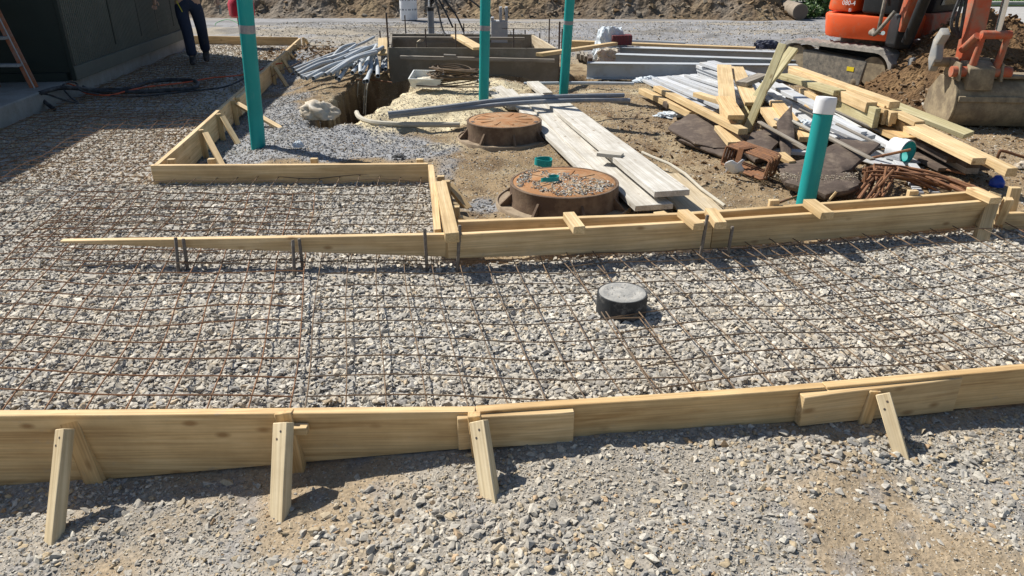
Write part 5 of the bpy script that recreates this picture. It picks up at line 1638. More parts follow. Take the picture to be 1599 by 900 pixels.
# tracks (x forward, y left)
TL, THT, TWD, TG = 0.84, 0.50, 0.30, 0.54
def track_path(n=70):
    r = THT / 2
    pts = []
    L = TL - r
    per = 4 * L + 2 * PI * r
    for k in range(n):
        s = per * k / n
        if s < 2 * L: pts.append((-L + s, THT, 0, 1))
        elif s < 2 * L + PI * r:
            a = (s - 2 * L) / r; pts.append((L + r * math.sin(a), r + r * math.cos(a), math.sin(a), math.cos(a)))
        elif s < 4 * L + PI * r:
            pts.append((L - (s - 2 * L - PI * r), 0, 0, -1))
        else:
            a = (s - 4 * L - PI * r) / r; pts.append((-L - r * math.sin(a), r - r * math.cos(a), -math.sin(a), -math.cos(a)))
    return pts
for sgn in (-1, 1):
    y0 = sgn * TG
    b = MB()
    pp = track_path()
    n = len(pp)
    vs = []
    for k, (x, z, nx, nz) in enumerate(pp):
        lug = 0.022 if k % 2 == 0 else 0.0
        for yy, dd in ((-TWD / 2, lug), (TWD / 2, lug), (TWD / 2, -0.03), (-TWD / 2, -0.03)):
            vs.append((x + nx * dd, y0 + yy, z + nz * dd))
    fs = []
    for k in range(n):
        q = (k + 1) % n
        for e in range(4):
            f = (e + 1) % 4
            fs.append((k * 4 + e, k * 4 + f, q * 4 + f, q * 4 + e))
    b.add(vs, fs)
    belt = b.build("track", 'rubber', ex_, MT)
    b = MB()
    for xx, rr in ((TL - 0.27, 0.17), (-TL + 0.27, 0.19)):
        m = Matrix.Translation((xx, y0, THT / 2)) @ Matrix.Rotation(R(90), 4, 'X')
        q = MB(); q.lathe([(0.03, -0.10), (rr, -0.10), (rr, -0.05), (rr * 0.8, -0.03), (rr * 0.8, 0.03), (rr, 0.05), (rr, 0.10), (0.03, 0.10)], 24, cap0=True, cap1=True)
        q.build("sprocket" if xx < 0 else "idler", 'mudsteel', belt, MT @ m)
    b = MB()
    b.prism([(-TL + 0.42, 0.08), (-TL + 0.36, 0.40), (TL - 0.36, 0.36), (TL - 0.40, 0.06)], 'y', y0 - 0.11, y0 + 0.11)
    b.build("track_frame", 'machine', belt, MT, bevel=0.012)
    for xx in (-0.35, 0.0, 0.35):
        q = MB(); q.lathe([(0.02, -0.12), (0.06, -0.10), (0.06, 0.10), (0.02, 0.12)], 18, cap0=True, cap1=True)
        q.build("roller", 'mudsteel', belt, MT @ Matrix.Translation((xx, y0, 0.10)) @ Matrix.Rotation(R(90), 4, 'X'))
    if sgn < 0:
        b = MB(); b.box((0.28, y0 - 0.113, 0.245), (0.10, 0.004, 0.05)); b.build("sticker", 'yellowst', belt, MT)
rbox("undercarriage", (0, 0, 0.36), (0.9, 0.80, 0.24), 'black', ex_, MT, 0.04)
b = MB(); b.lathe([(0.34, 0.42), (0.34, 0.57)], 32, cap1=True); b.build("swing_ring", 'machine', ex_, MT)
bl_ = rbox("blade", (TL + 0.22, 0, 0.30), (0.06, 1.40, 0.34), 'greysteel', ex_, MT, 0.015, 2)
for s_ in (-0.3, 0.3):
    rbox("blade_arm", (TL - 0.1, s_, 0.30), (0.62, 0.09, 0.10), 'machine', bl_, MT, 0.01, 1)
# upper body: plan outline with rounded tail
def outline(k=1.0, xf=0.45):
    pts = [(xf, -0.62), (xf, 0.66)]
    for a in range(0, 181, 15):
        t_ = R(90 + a)
        cx = -0.15
        rx, ry = 0.48, 0.66
        e = 0.55
        pts.append((cx + rx * math.copysign(abs(math.cos(t_)) ** e, math.cos(t_)), ry * math.copysign(abs(math.sin(t_)) ** e, math.sin(t_))))
    return [(x * k, y * k) for x, y in pts]
def shell(name, pts0, pts1, z0, z1, mat, parent, bev=0.03):
    n = len(pts0)
    b = MB()
    b.add([(x, y, z0) for x, y in pts0] + [(x, y, z1) for x, y in pts1],
          [tuple(reversed(range(n))), tuple(range(n, 2 * n))] + [(i, (i + 1) % n, n + (i + 1) % n, n + i) for i in range(n)])
    return b.build(name, mat, parent, MU, bevel=bev, segs=2)
sk = shell("skirt", [(x * 0.95, y * 0.95) for x, y in outline(1.0, 0.45)], outline(1.0, 0.45), 0.58, 0.86, 'orange', ex_)
b = MB(); b.box((0.05, -0.622, 0.80), (0.07, 0.006, 0.03)); b.build("label_plate", 'capw', sk, MU)
rear = [(x, y) for x, y in outline(0.97, 0.45) if x < -0.02]
hood = shell("hood", rear, [(x * 0.93 + 0.02, y * 0.95) for x, y in rear], 0.885, 1.55, 'orange', ex_, 0.04)
rbox("engine_panel", (0.20, -0.305, 1.22), (0.46, 0.66, 0.67), 'black', ex_, MU, 0.03)
# lettering on the hood
def text_mesh(s, size, th=0.002):
    cu = bpy.data.curves.new("t", 'FONT')
    cu.body = s; cu.size = size; cu.extrude = th; cu.align_x = 'CENTER'
    o = bpy.data.objects.new("t", cu)
    COL.objects.link(o)
    dg = bpy.context.evaluated_depsgraph_get()
    me = bpy.data.meshes.new_from_object(o.evaluated_get(dg))
    bpy.data.objects.remove(o); bpy.data.curves.remove(cu)
    return me
for txt, z, sz, xx in (("080-4", 0.965, 0.075, -0.20), ("Ei", 0.895, 0.05, -0.17)):
    mtx = MU @ Matrix.Translation((xx, -0.648, z)) @ Matrix.Rotation(R(90), 4, 'X')
    obj("lettering", text_mesh(txt, sz), 'lettering', hood, mtx)
# cab
cabo = MB()
prof = [(-0.45, 0.88), (0.50, 0.88), (0.56, 1.25), (0.38, 2.30), (-0.38, 2.34), (-0.46, 1.6)]
cabo.prism(prof, 'y', 0.02, 0.64)
cab = cabo.build("cab", 'black', ex_, MU, bevel=0.035, segs=2)
b = MB(); b.prism([(0.575, 1.25), (0.405, 2.20), (0.39, 2.20), (0.56, 1.25)], 'y', 0.09, 0.57); b.build("windscreen", 'glass', cab, MU)
b = MB(); b.prism([(-0.10, 1.32), (0.48, 1.32), (0.33, 2.18), (-0.10, 2.2)], 'y', 0.010, 0.018); b.build("window", 'glass', cab, MU)
b = MB(); b.prism([(0.525, 0.97), (0.580, 1.20), (0.565, 1.20), (0.51, 0.97)], 'y', 0.15, 0.5); b.build("window", 'glass', cab, MU)
rbox("lower_panel", (0.46, 0.34, 0.73), (0.14, 0.66, 0.30), 'orangeold', ex_, MU, 0.02)
# swing bracket, boom, stick: in the plane y = -0.12 of the upper body
YB = 0.0
rbox("swing_bracket", (0.78, YB, 0.72), (0.30, 0.20, 0.38), 'black', ex_, MBM, 0.03)
def arm_plate(name, poly, w, mat, parent, y=YB, bev=0.015):
    b = MB(); b.prism(poly, 'y', y - w / 2, y + w / 2)
    return b.build(name, mat, parent, MBM, bevel=bev, segs=2)
boom = arm_plate("boom", [(0.80, 0.74), (0.96, 0.72), (1.30, 1.75), (1.85, 2.28), (2.28, 2.22), (2.30, 2.36), (1.80, 2.52), (1.10, 1.95)], 0.17, 'orangeold', ex_)
def cyl(nm, p0, p1, r, split, parent, y=YB, rod='chrome'):
    A, B = Vector((p0[0], y, p0[1])), Vector((p1[0], y, p1[1]))
    m = A.lerp(B, split)
    b = MB(); b.tube([A, m], r, 16); o = b.build(nm, 'machine', parent, MBM)
    b = MB(); b.tube([m, B], r * 0.58, 14); b.build("rod", rod, o, MBM)
    return o
bcy = cyl("boom_cylinder", (1.02, 0.62), (1.62, 1.95), 0.06, 0.6, ex_, y=YB)
bcy.data.materials.clear(); bcy.data.materials.append(M['black'])
# stick end is at the bucket pivot measured from the photograph
BP = MBM.inverted() @ BPW
BPx, BPz, YS = BP.x, BP.z, BP.y
stick = MB()
stick.prism([(2.20, 2.45), (2.42, 2.30), (BPx + 0.10, BPz + 0.25), (BPx + 0.05, BPz - 0.05), (BPx - 0.06, BPz - 0.04), (BPx - 0.09, BPz + 0.4)], 'y', YS - 0.075, YS + 0.075)
stick = stick.build("stick", 'orangeold', ex_, MBM, bevel=0.015, segs=2)
cyl("bucket_cylinder", (BPx + 0.25, 1.95), (BPx + 0.25, BPz + 0.30), 0.05, 0.62, stick, y=YS + 0.10)
q = MB(); q.tube([Vector((BPx + 0.26, YS - 0.04, BPz + 0.28)), Vector((BPx + 0.26, YS + 0.22, BPz + 0.28))], 0.038, 14); q.build("link_pin", 'orangeold', stick, MBM)
for yy in (YS - 0.02, YS + 0.20):
    q = MB(); q.tube([Vector((BPx + 0.26, yy, BPz + 0.28)), Vector((BPx + 0.20, yy, BPz - 0.04))], [0.026, 0.036], 10); q.build("link", 'orangeold', stick, MBM)
q = MB(); q.tube([Vector((BPx + 0.06, YS - 0.08, BPz + 0.12)), Vector((BPx + 0.24, YS - 0.06, BPz + 0.27))], 0.035, 10); q.build("link", 'orangeold', stick, MBM)
for k in range(3):
    pts = [Vector((BPx - 0.02, YS - 0.10 - 0.02 * k, 1.75)), Vector((BPx + 0.02, YS - 0.14 - 0.02 * k, 1.3)), Vector((BPx + 0.02, YS - 0.12 - 0.05 * k, 0.95)), Vector((BPx + 0.0, YS - 0.10, BPz + 0.22))]
    q = MB(); q.tube(smooth(pts), 0.016, 8); q.build("hose", 'hose', stick, MBM)
for k, (pts) in enumerate(([(0.80, -0.20, 1.0), (0.95, -0.30, 1.35), (1.12, -0.22, 1.75)], [(0.78, 0.0, 0.9), (1.0, 0.06, 1.25), (1.2, 0.0, 1.8)], [(0.70, -0.28, 0.72), (0.95, -0.34, 0.70), (1.02, -0.2, 0.95)], [(0.85, -0.27, 1.2), (0.92, -0.30, 0.9), (0.80, -0.26, 0.7)])):
    q = MB(); q.tube(smooth([Vector(p) for p in pts]), 0.022, 8); q.build("hose", 'machine' if k > 1 else 'hose', boom, MBM)
cyl("swing_cylinder", (0.35, 0.66), (0.85, 0.70), 0.04, 0.5, ex_, y=-0.22, rod='chrome')
# coupler with hooked jaw
cp = arm_plate("coupler", [(BPx - 0.10, BPz - 0.20), (BPx + 0.30, BPz - 0.22), (BPx + 0.28, BPz - 0.02), (BPx + 0.16, BPz + 0.03), (BPx - 0.06, BPz + 0.02)], 0.24, 'mudsteel', stick, y=YS + 0.05)
hk = arm_plate("hook", [(BPx - 0.02, BPz - 0.10), (BPx + 0.06, BPz + 0.03), (BPx + 0.02, BPz + 0.16), (BPx + 0.10, BPz + 0.26), (BPx + 0.02, BPz + 0.32), (BPx - 0.08, BPz + 0.20), (BPx - 0.10, BPz + 0.02)], 0.08, 'greysteel', stick, y=YS - 0.27)
q = MB(); q.tube([Vector((BPx, YS - 0.30, BPz)), Vector((BPx, YS + 0.22, BPz))], 0.045, 14); q.build("pivot_pin", 'mudsteel', stick, MBM)
q = MB(); q.tube([Vector((BPx + 0.2, YS - 0.2, BPz - 0.06)), Vector((BPx + 0.2, YS + 0.34, BPz - 0.06))], 0.05, 14); q.build("pivot_pin", 'orangeold', stick, MBM)
# wide ditching bucket: back towards the viewer, mouth to the machine
bw0, bw1 = YS - 0.12, YS + 1.10
bp = []
for k in range(10):
    a = R(100 - 160 * k / 9)
    bp.append((BPx + 0.10 + 0.21 * math.cos(a), BPz - 0.36 + 0.24 * math.sin(a)))
bp = [(BPx - 0.12, BPz - 0.13), (BPx + 0.02, BPz - 0.12)] + bp[1:] + [(BPx - 0.10, BPz - 0.585), (BPx - 0.34, BPz - 0.50)]
b = MB()
n = len(bp)
th = 0.02
inner = [(x - 0.025 if i > 1 else x, z + (0.02 if i > n - 4 else -0.02)) for i, (x, z) in enumerate(bp)]
vs = []
for yy in (bw0, bw1):
    vs += [(x, yy, z) for x, z in bp] + [(x, yy, z) for x, z in inner]
m2 = 2 * n
fs = []
for i in range(n - 1):
    fs += [(i, i + 1, m2 + i + 1, m2 + i), (n + i + 1, n + i, m2 + n + i, m2 + n + i + 1), (i + 1, i, n + i, n + i + 1), (m2 + i, m2 + i + 1, m2 + n + i + 1, m2 + n + i)]
fs += [(0, m2, m2 + n, n), (n - 1, 2 * n - 1, m2 + 2 * n - 1, m2 + n - 1)]
b.add(vs, fs)
bk = b.build("bucket", 'mudsteel', ex_, MBM)
for yy in (bw0 - 0.012, bw1 + 0.012):
    b = MB(); b.prism(bp + [(BPx - 0.30, BPz - 0.3)], 'y', yy - 0.012, yy + 0.012); b.build("side_plate", 'mudsteel', bk, MBM, bevel=0.004)
b = MB(); b.box((BPx + 0.10, (bw0 + bw1) / 2, BPz - 0.105), (0.24, bw1 - bw0 + 0.02, 0.03)); b.build("top_bar", 'mudsteel', bk, MBM, bevel=0.006)
b = MB(); b.box((BPx + 0.305, (bw0 + bw1) / 2, BPz - 0.30), (0.03, bw1 - bw0, 0.055), Matrix.Rotation(R(-12), 3, 'Y')); b.build("wear_strip", 'mudsteel', bk, MBM, bevel=0.006)
b = MB(); b.box((BPx - 0.36, (bw0 + bw1) / 2, BPz - 0.50), (0.16, bw1 - bw0, 0.02), Matrix.Rotation(R(18), 3, 'Y')); b.build("cutting_edge", 'greysteel', bk, MBM, bevel=0.004)
for yy in (YS - 0.14, YS + 0.24):
    b = MB(); b.prism([(BPx - 0.06, BPz - 0.12), (BPx + 0.28, BPz - 0.14), (BPx + 0.24, BPz + 0.02), (BPx, BPz + 0.04)], 'y', yy - 0.012, yy + 0.012)
    b.build("bracket", 'mudsteel', bk, MBM, bevel=0.004)

# a second bucket lying behind at the right edge
C2 = V(1580, 88, 10.2); C2.z = 0
t = thing("digger_bucket", "spare brown digger bucket with a straight rim at the right edge behind the boom", "bucket", C2)
m = Matrix.Translation(C2) @ Matrix.Rotation(R(8), 4, 'Z')
b = MB()
pr = [(-0.35, 0.62), (-0.30, 0.10), (-0.05, -0.02), (0.30, 0.10), (0.42, 0.62), (0.39, 0.62), (0.28, 0.14), (-0.04, 0.02), (-0.27, 0.12), (-0.32, 0.62)]
b.prism(pr, 'x', -0.55, 0.75); b.build("shell", 'mudsteel', t, m, bevel=0.006)
for xx in (-0.56, 0.74):
    b = MB(); b.prism(pr[:5], 'x', xx, xx + 0.02); b.build("side_plate", 'mudsteel', t, m)
b = MB(); b.box((0.1, -0.35, 0.63), (1.34, 0.06, 0.05)); b.build("rim", 'greysteel', t, m, bevel=0.01)
# ------------------------------------------------------------------ shed at the left
zf = 0.185
e0 = U(0, 201, 0.0); e1 = U(296, 73, 0.0)
du = (e1 - e0); du.z = 0; du.normalize()
pl = Vector((-du.y, du.x, 0))               # to the left, into the building
def along(s, off, z):
    return Vector((e0.x, e0.y, 0)) + du * s + pl * off + Vector((0, 0, z))
Ltot = (e1 - e0).length
t = thing("shed_footing", "pale concrete footing strip along the foot of the dark shed", "footing", along(3, 0, 0))
m = frame_from(along(-5.5, 0, zf), along(Ltot + 0.05, 0, zf))
b = MB(); b.box(((Ltot + 5.55) / 2, 1.7, -0.14), (Ltot + 5.55, 3.4, 0.28)); b.build("slab", 'concdk', t, m, bevel=0.012)
def s_at(px, py, off, z):
    P = U(px, py, z); return (P - Vector((e0.x, e0.y, 0))).dot(du)
off_w = 0.20
W0, W1 = U(117, 126, zf), U(287, 61, zf)
shed = thing("shed", "dark shed with ribbed metal siding and a black open porch at its near end", "shed", (W0.x, W0.y, 0))
HS = 2.55
mS = frame_from(W0, W1)
Lw = (W1 - W0).length
b = MB()                                    # ribbed siding: one sheet with shallow ribs
n = int(Lw / 0.05)
vs, fs = [], []
xs = []
for k in range(n):
    x = Lw * k / n
    xs += [(x, 0.0), (x + 0.020, 0.0), (x + 0.024, -0.014), (x + 0.044, -0.014)]
xs.append((Lw, 0.0))
for x, yy in xs:
    vs += [(x, yy, 0.16), (x, yy, HS)]
for i in range(len(xs) - 1):
    fs.append((2 * i, 2 * i + 2, 2 * i + 3, 2 * i + 1))
b.add(vs, fs)
b.build("siding", 'siding', shed, mS, recalc=False)
b = MB(); b.box((Lw / 2, 1.6, HS / 2), (Lw - 0.02, 3.15, HS - 0.01)); b.build("wall", 'sidedark', shed, mS)
b = MB(); b.box((Lw / 2, -0.012, 0.08), (Lw + 0.02, 0.045, 0.155)); b.build("base_flashing", 'siding', shed, mS, bevel=0.004)
b = MB()
for f in (0.32, 0.55, 0.72, 0.9):
    b.box((Lw * f, -0.013, HS / 2 + 0.1), (0.02, 0.010, HS - 0.3))
b.build("panel_seam", 'sidedark', shed, mS)
b = MB(); b.box((0.0, -0.006, HS / 2), (0.05, 0.04, HS)); b.build("corner_trim", 'sidedark', shed, mS, bevel=0.003)
b = MB(); b.box((Lw / 2, 1.55, HS + 0.05), (Lw + 0.3, 3.6, 0.10)); b.build("roof", 'sidedark', shed, mS, bevel=0.01)
# porch in front of the near end
b = MB(); b.box((-2.6, 2.55, HS - 0.05), (5.1, 3.2, 0.10)); b.build("porch_roof", 'sidedark', shed, mS, bevel=0.01)
b = MB(); b.box((-2.6, 4.05, HS / 2 - 0.1), (5.0, 0.1, HS - 0.21)); b.build("porch_wall", 'sidedark', shed, mS)
b = MB(); b.box((-5.0, 1.1, HS / 2 - 0.1), (0.10, 0.10, HS - 0.21)); b.build("porch_post", 'sidedark', shed, mS)
b = MB(); b.box((-0.02, 0.5, 0.05), (0.10, 0.9, 0.09)); b.build("threshold", 'sidedark', shed, mS)

# step ladder leaning in the porch
t = thing("ladder", "ladder with brownish rails and a grey step leaning in the dark porch", "ladder", U(45, 128, zf))
yl = 8.3
for dx in (0.0, -0.42):
    A = V(50, 126, yl) + Vector((dx, 0, 0)); A.z = zf
    B = V(-30, -28, yl + 0.1) + Vector((dx, 0, 0))
    plank("rail", B, A, 0.085, 0.028, 'ladderred', t, up=Vector((0.3, -1, 0)))
    q = MB(); q.tube([B + Vector((0.035, -0.045, 0)), A + Vector((0.035, -0.045, 0))], 0.007, 6); q.build("rail_edge", 'ladder', t)
A = V(50, 126, yl); A.z = zf
B = V(-30, -28, yl + 0.1)
for f in (0.24, 0.5, 0.76):
    P = A.lerp(B, f)
    plank("step", P + Vector((0.0, -0.03, 0)), P + Vector((-0.42, -0.03, 0)), 0.10, 0.03, 'ladder', t)
A2 = A + Vector((-0.42, -0.4, 0))
plank("rear_leg", B + Vector((-0.42, 0.0, 0)), A2, 0.04, 0.025, 'ladder', t, up=Vector((0, -1, 0)))
# conduits and hoses on the footing
hose("conduit", "bright grey conduit lying on the footing by the ladder", "conduit", [U(-40, 162, 0.16), U(8, 147, 0.16), U(48, 138, 0.16), U(80, 131, 0.16)], 0.022, 'conduit', inner=0.84)
hose("conduit", "dusty conduit at the edge of the footing below the bright one", "conduit", [U(-40, 172, 0.15), U(0, 163, 0.15), U(18, 155, 0.15)], 0.026, 'tanpipe', inner=0.84)
hose("black_hose", "thick black hose looping from the footing over the gravel to a rounded turn", "hose", [U(62, 146, 0.17), U(90, 138, 0.17), U(118, 138, 0.16), U(150, 141, 0.06), U(200, 139, 0.05), U(235, 128, 0.05), U(270, 125, 0.05), U(300, 126, 0.05), U(309, 131, 0.05), U(302, 138, 0.05), U(270, 141, 0.05), U(210, 144, 0.05), U(150, 143, 0.06), U(128, 136, 0.12)], 0.024, 'hose', n=10)
hose("black_cable", "thin black cable coiled on the footing edge and trailing to the form boards", "cable", [U(-20, 153, 0.17), U(30, 147, 0.17), U(70, 147, 0.17), U(98, 156, 0.15), U(122, 161, 0.05), U(110, 152, 0.1), U(98, 136, 0.17), U(108, 128, 0.2), U(120, 131, 0.17), U(125, 141, 0.14), U(160, 148, 0.05), U(210, 151, 0.05), U(300, 142, 0.05), U(350, 136, 0.05), U(383, 122, 0.06)], 0.010, 'hose')
hose("orange_cord", "orange extension cord snaking from the footing past the black hose", "cord", [U(0, 141, 0.16), U(15, 131, 0.16), U(35, 132, 0.16), U(65, 140, 0.17), U(100, 131, 0.17), U(118, 135, 0.17), U(135, 146, 0.06), U(170, 149, 0.05), U(200, 142, 0.06), U(230, 136, 0.05), U(290, 129, 0.05), U(330, 122, 0.05), U(385, 116, 0.05), U(425, 102, 0.08), U(440, 99, 0.12)], 0.009, 'orangecord')
hose("short_hose", "short dark hose end hanging off the footing", "hose", [U(62, 150, 0.14), U(68, 158, 0.08), U(85, 171, 0.02)], 0.022, 'hose')
hose("green_cord", "thin green cord arching on the gravel beyond the back board", "cord", [U(336, 40, 0.0), U(338, 36, 0.05), U(352, 31, 0.12), U(365, 33, 0.1), U(376, 40, 0.02)], 0.008, 'green')
lumpy("white_scrap", "white scrap on the far gravel left of the tilted teal pipe", "scrap", U(356, 10, 0.0), (0.25, 0.1, 0.1), 'bagwhite', 44, sub=3)

# red container partly behind the tilted pipe
P = V(377, 14, 13.6); P.z = 0
t = thing("red_container", "red plastic container behind the tilted teal pipe near the top", "container", P)
b = MB(); b.lathe([(0.001, 0.5), (0.19, 0.5), (0.215, 0.53), (0.22, 0.72), (0.18, 0.80), (0.05, 0.83), (0.05, 0.87)], 24, cap1=True)
b.build("can", 'red', t, Matrix.Translation(P))
b = MB(); b.box((0, 0, 0.25), (0.16, 0.16, 0.5)); b.build("stool", 'machine', t, Matrix.Translation(P), bevel=0.02)

# ------------------------------------------------------------------ person
def skin_mesh(name, pts, edges, root=0, sub=2):
    """pts: (x,y,z,rx,ry)"""
    me = bpy.data.meshes.new(name)
    me.from_pydata([p[:3] for p in pts], edges, [])
    o = bpy.data.objects.new(name, me)
    COL.objects.link(o)
    md = o.modifiers.new("skin", 'SKIN'); md.use_smooth_shade = True
    for i, p in enumerate(pts):
        me.skin_vertices[0].data[i].radius = (p[3], p[4] if len(p) > 4 else p[3])
        me.skin_vertices[0].data[i].use_root = (i == root)
    s = o.modifiers.new("sub", 'SUBSURF'); s.levels = sub; s.render_levels = sub
    dg = bpy.context.evaluated_depsgraph_get()
    out = bpy.data.meshes.new_from_object(o.evaluated_get(dg))
    bpy.data.objects.remove(o)
    return out
# local frame: person faces -Y (towards the viewer), right hand is at -X
foot = U(309, 101, 0.0)
per = thing("person", "person in dark trousers and boots walking along the shed, arms held out", "person", foot)
mp = Matrix.Translation(foot) @ Matrix.Rotation(R(18), 4, 'Z')
hip = (0.0, 0.03, 0.93)
# joints
rk, ra = (-0.06, -0.06, 0.50), (-0.05, -0.08, 0.09)
lk, la = (0.13, 0.10, 0.50), (0.12, 0.34, 0.13)
body = [(0, 0.03, 0.95, .15, .11), (0, 0.02, 1.12, .145, .10), (0, 0.01, 1.28, .165, .115), (0, 0.02, 1.42, .13, .09), (0, 0.0, 1.50, .055), (0, -0.02, 1.57, .07, .075), (0, -0.02, 1.67, .085, .10), (0, -0.01, 1.76, .05, .06),
        (-0.19, 0.02, 1.41, .06), (-0.33, 0.02, 1.16, .048), (-0.42, -0.06, 0.93, .034),
        (0.19, 0.02, 1.41, .06), (0.33, 0.04, 1.16, .048), (0.42, -0.05, 0.92, .034),
        (-0.10, 0.02, 0.88, .095), (*rk, .062), (*ra, .042), (0.10, 0.04, 0.88, .095), (*lk, .062), (*la, .042)]
edges = [(0, 1), (1, 2), (2, 3), (3, 4), (4, 5), (5, 6), (6, 7), (3, 8), (8, 9), (9, 10), (3, 11), (11, 12), (12, 13), (0, 14), (14, 15), (15, 16), (0, 17), (17, 18), (18, 19)]
bodyo = obj("body", skin_mesh("body", body, edges), 'skin', per, mp)
tr = [(0, 0.03, 1.0, .165, .125), (0, 0.03, 0.93, .17, .13), (-0.10, 0.02, 0.84, .115), (-0.09, -0.02, 0.66, .098), (*rk, .085), (-0.055, -0.06, 0.30, .08), (-0.05, -0.07, 0.12, .082),
      (0.10, 0.04, 0.84, .115), (0.12, 0.07, 0.66, .098), (*lk, .085), (0.125, 0.22, 0.30, .08), (0.12, 0.32, 0.16, .082)]
obj("trousers", skin_mesh("trousers", tr, [(0, 1), (1, 2), (2, 3), (3, 4), (4, 5), (5, 6), (1, 7), (7, 8), (8, 9), (9, 10), (10, 11)], 1), 'denim', per, mp)
sh = [(0, 0.03, 0.98, .17, .13), (0, 0.02, 1.14, .16, .115), (0, 0.01, 1.28, .18, .125), (0, 0.02, 1.42, .145, .10), (0, 0.01, 1.48, .07),
      (-0.19, 0.02, 1.41, .078), (-0.28, 0.02, 1.26, .075), (0.19, 0.02, 1.41, .078), (0.27, 0.03, 1.26, .075)]
obj("shirt", skin_mesh("shirt", sh, [(0, 1), (1, 2), (2, 3), (3, 4), (3, 5), (5, 6), (3, 7), (7, 8)], 1), 'shirt', per, mp)
def bootm(a, pitch):
    pts = [(0, 0.06, 0.02, .05, .045), (0, -0.02, 0.03, .05, .05), (0, -0.12, 0.015, .048, .036), (0, -0.19, 0.01, .035, .026), (0, 0.02, 0.12, .052), (0, 0.03, 0.2, .056)]
    return obj("boot", skin_mesh("boot", pts, [(0, 1), (1, 2), (2, 3), (1, 4), (4, 5)], 1), 'boot', per, mp @ Matrix.Translation(a) @ Matrix.Rotation(pitch, 4, 'X'))
bootm((ra[0], ra[1] + 0.02, 0.035), 0.0)
bootm((la[0], la[1] + 0.0, 0.075), 0.35)
hair = [(0, 0.0, 1.70, .095, .11), (0, 0.03, 1.74, .085, .10), (0, 0.06, 1.64, .06)]
obj("hair", skin_mesh("hair", hair, [(0, 1), (1, 2)], 0), 'hair', per, mp)
b = MB(); b.prism([(-0.018, 1.64), (0.018, 1.64), (0.008, 1.69), (-0.008, 1.69)], 'y', -0.145, -0.11); b.build("nose", 'skin', per, mp, bevel=0.006)
for sx in (-0.034, 0.034):
    b = MB(); b.lathe([(0.001, -0.008), (0.012, 0.0), (0.001, 0.008)], 10); b.build("eye", 'dkbar', per, mp @ Matrix.Translation((sx, -0.117, 1.69)))
    b = MB(); b.lathe([(0.001, -0.03), (0.022, 0.0), (0.001, 0.03)], 10); b.build("ear", 'skin', per, mp @ Matrix.Translation((sx * 2.75, -0.02, 1.665)))
b = MB(); b.box((0, -0.112, 1.605), (0.05, 0.012, 0.012)); b.build("mouth", 'rust', per, mp, bevel=0.004)
def hand(wr, dirn, side, curl):
    """five separate fingers on a palm; wr = wrist point, dirn = direction of the forearm"""
    d = Vector(dirn).normalized()
    sx = Vector((side, 0, 0)); sx = (sx - d * sx.dot(d)).normalized()
    nrm = d.cross(sx).normalized()
    if nrm.y > 0: nrm = -nrm
    w = Vector(wr)
    pts = [(*w, .026, .02), (*(w + d * 0.05), .034, .017), (*(w + d * 0.09), .036, .014)]
    ed = [(0, 1), (1, 2)]
    me0 = obj("hand", skin_mesh("hand", pts, ed), 'skin', bodyo, mp)
    for k, L in enumerate((0.066, 0.078, 0.072, 0.055)):
        o_ = w + d * 0.085 + sx * (0.027 - 0.018 * k)
        c1 = o_ + d * L * 0.45 + nrm * 0.008 * curl
        c2 = c1 + (d * 0.75 + nrm * 0.6 * curl).normalized() * L * 0.33
        c3 = c2 + (d * 0.4 + nrm * 0.9 * curl).normalized() * L * 0.25
        obj("finger", skin_mesh("finger", [(*o_, .0095), (*c1, .009), (*c2, .0085), (*c3, .007)], [(0, 1), (1, 2), (2, 3)], 0, 1), 'skin', me0, mp)
    o_ = w + d * 0.03 + sx * 0.028
    c1 = o_ + (d * 0.7 + sx * 0.7).normalized() * 0.035
    c2 = c1 + (d * 0.95 + sx * 0.1 + nrm * 0.3).normalized() * 0.03
    obj("thumb", skin_mesh("thumb", [(*o_, .012), (*c1, .0105), (*c2, .008)], [(0, 1), (1, 2)], 0, 1), 'skin', me0, mp)
hand((-0.42, -0.06, 0.93), (-0.15, -0.2, -1), 1, 1.0)
hand((0.42, -0.05, 0.92), (0.1, -0.3, -1), -1, 1.0)
b = MB(); b.box((-0.10, -0.13, 0.83), (0.012, 0.006, 0.16), Matrix.Rotation(R(-20), 3, 'Y')); b.build("strap", 'yellowcloth', per, mp)
b = MB(); b.tube(smooth([mp @ Vector((0.44, -0.09, 0.82)), mp @ Vector((0.445, -0.11, 0.77)), mp @ Vector((0.44, -0.12, 0.71))]), 0.02, 8)
tag(b.build("hand_tool", 'tanpipe'), "small dusty tool held in the person's hanging hand", "tool")

# ------------------------------------------------------------------ far background
P = V(638, 18, 19.0); P.z = 0.0
t = thing("wrapped_roll", "upright white wrapped roll with faint blue-grey print standing by the dirt bank", "wrapped roll", P)
b = MB(); b.lathe([(0.001, 0.0), (0.20, 0.0), (0.21, 0.02), (0.21, 0.88), (0.19, 0.92), (0.001, 0.92)], 28); b.build("wrap", 'capw', t, Matrix.Translation(P))
for z in (0.24, 0.46, 0.70):
    b = MB()
    for k in range(40):
        if (k * 7) % 5 > 1:
            a = k * 2 * PI / 40
            b.box((0.2125 * math.cos(a), 0.2125 * math.sin(a), z), (0.004, 0.026, 0.035), Matrix.Rotation(a, 3, 'Z'))
    b.build("print_band", 'conduitdk', t, Matrix.Translation(P))
A, B = U(1212, 13, 0.25), U(1252, 20, 0.25)
m = V(1232, 15, 19.2)
b = MB(); b.tube([V(1228, 11, 20.0), V(1250, 19, 19.0)], [0.17, 0.19], 18)
t_ = tag(b.build("log", 'wood_log'), "short sawn log lying at the right end of the dirt bank", "log")
b = MB(); b.tube([V(1250, 19, 18.995), V(1250.4, 19.2, 18.97)], 0.165, 18); b.build("cut_end", 'endgrain', t_)
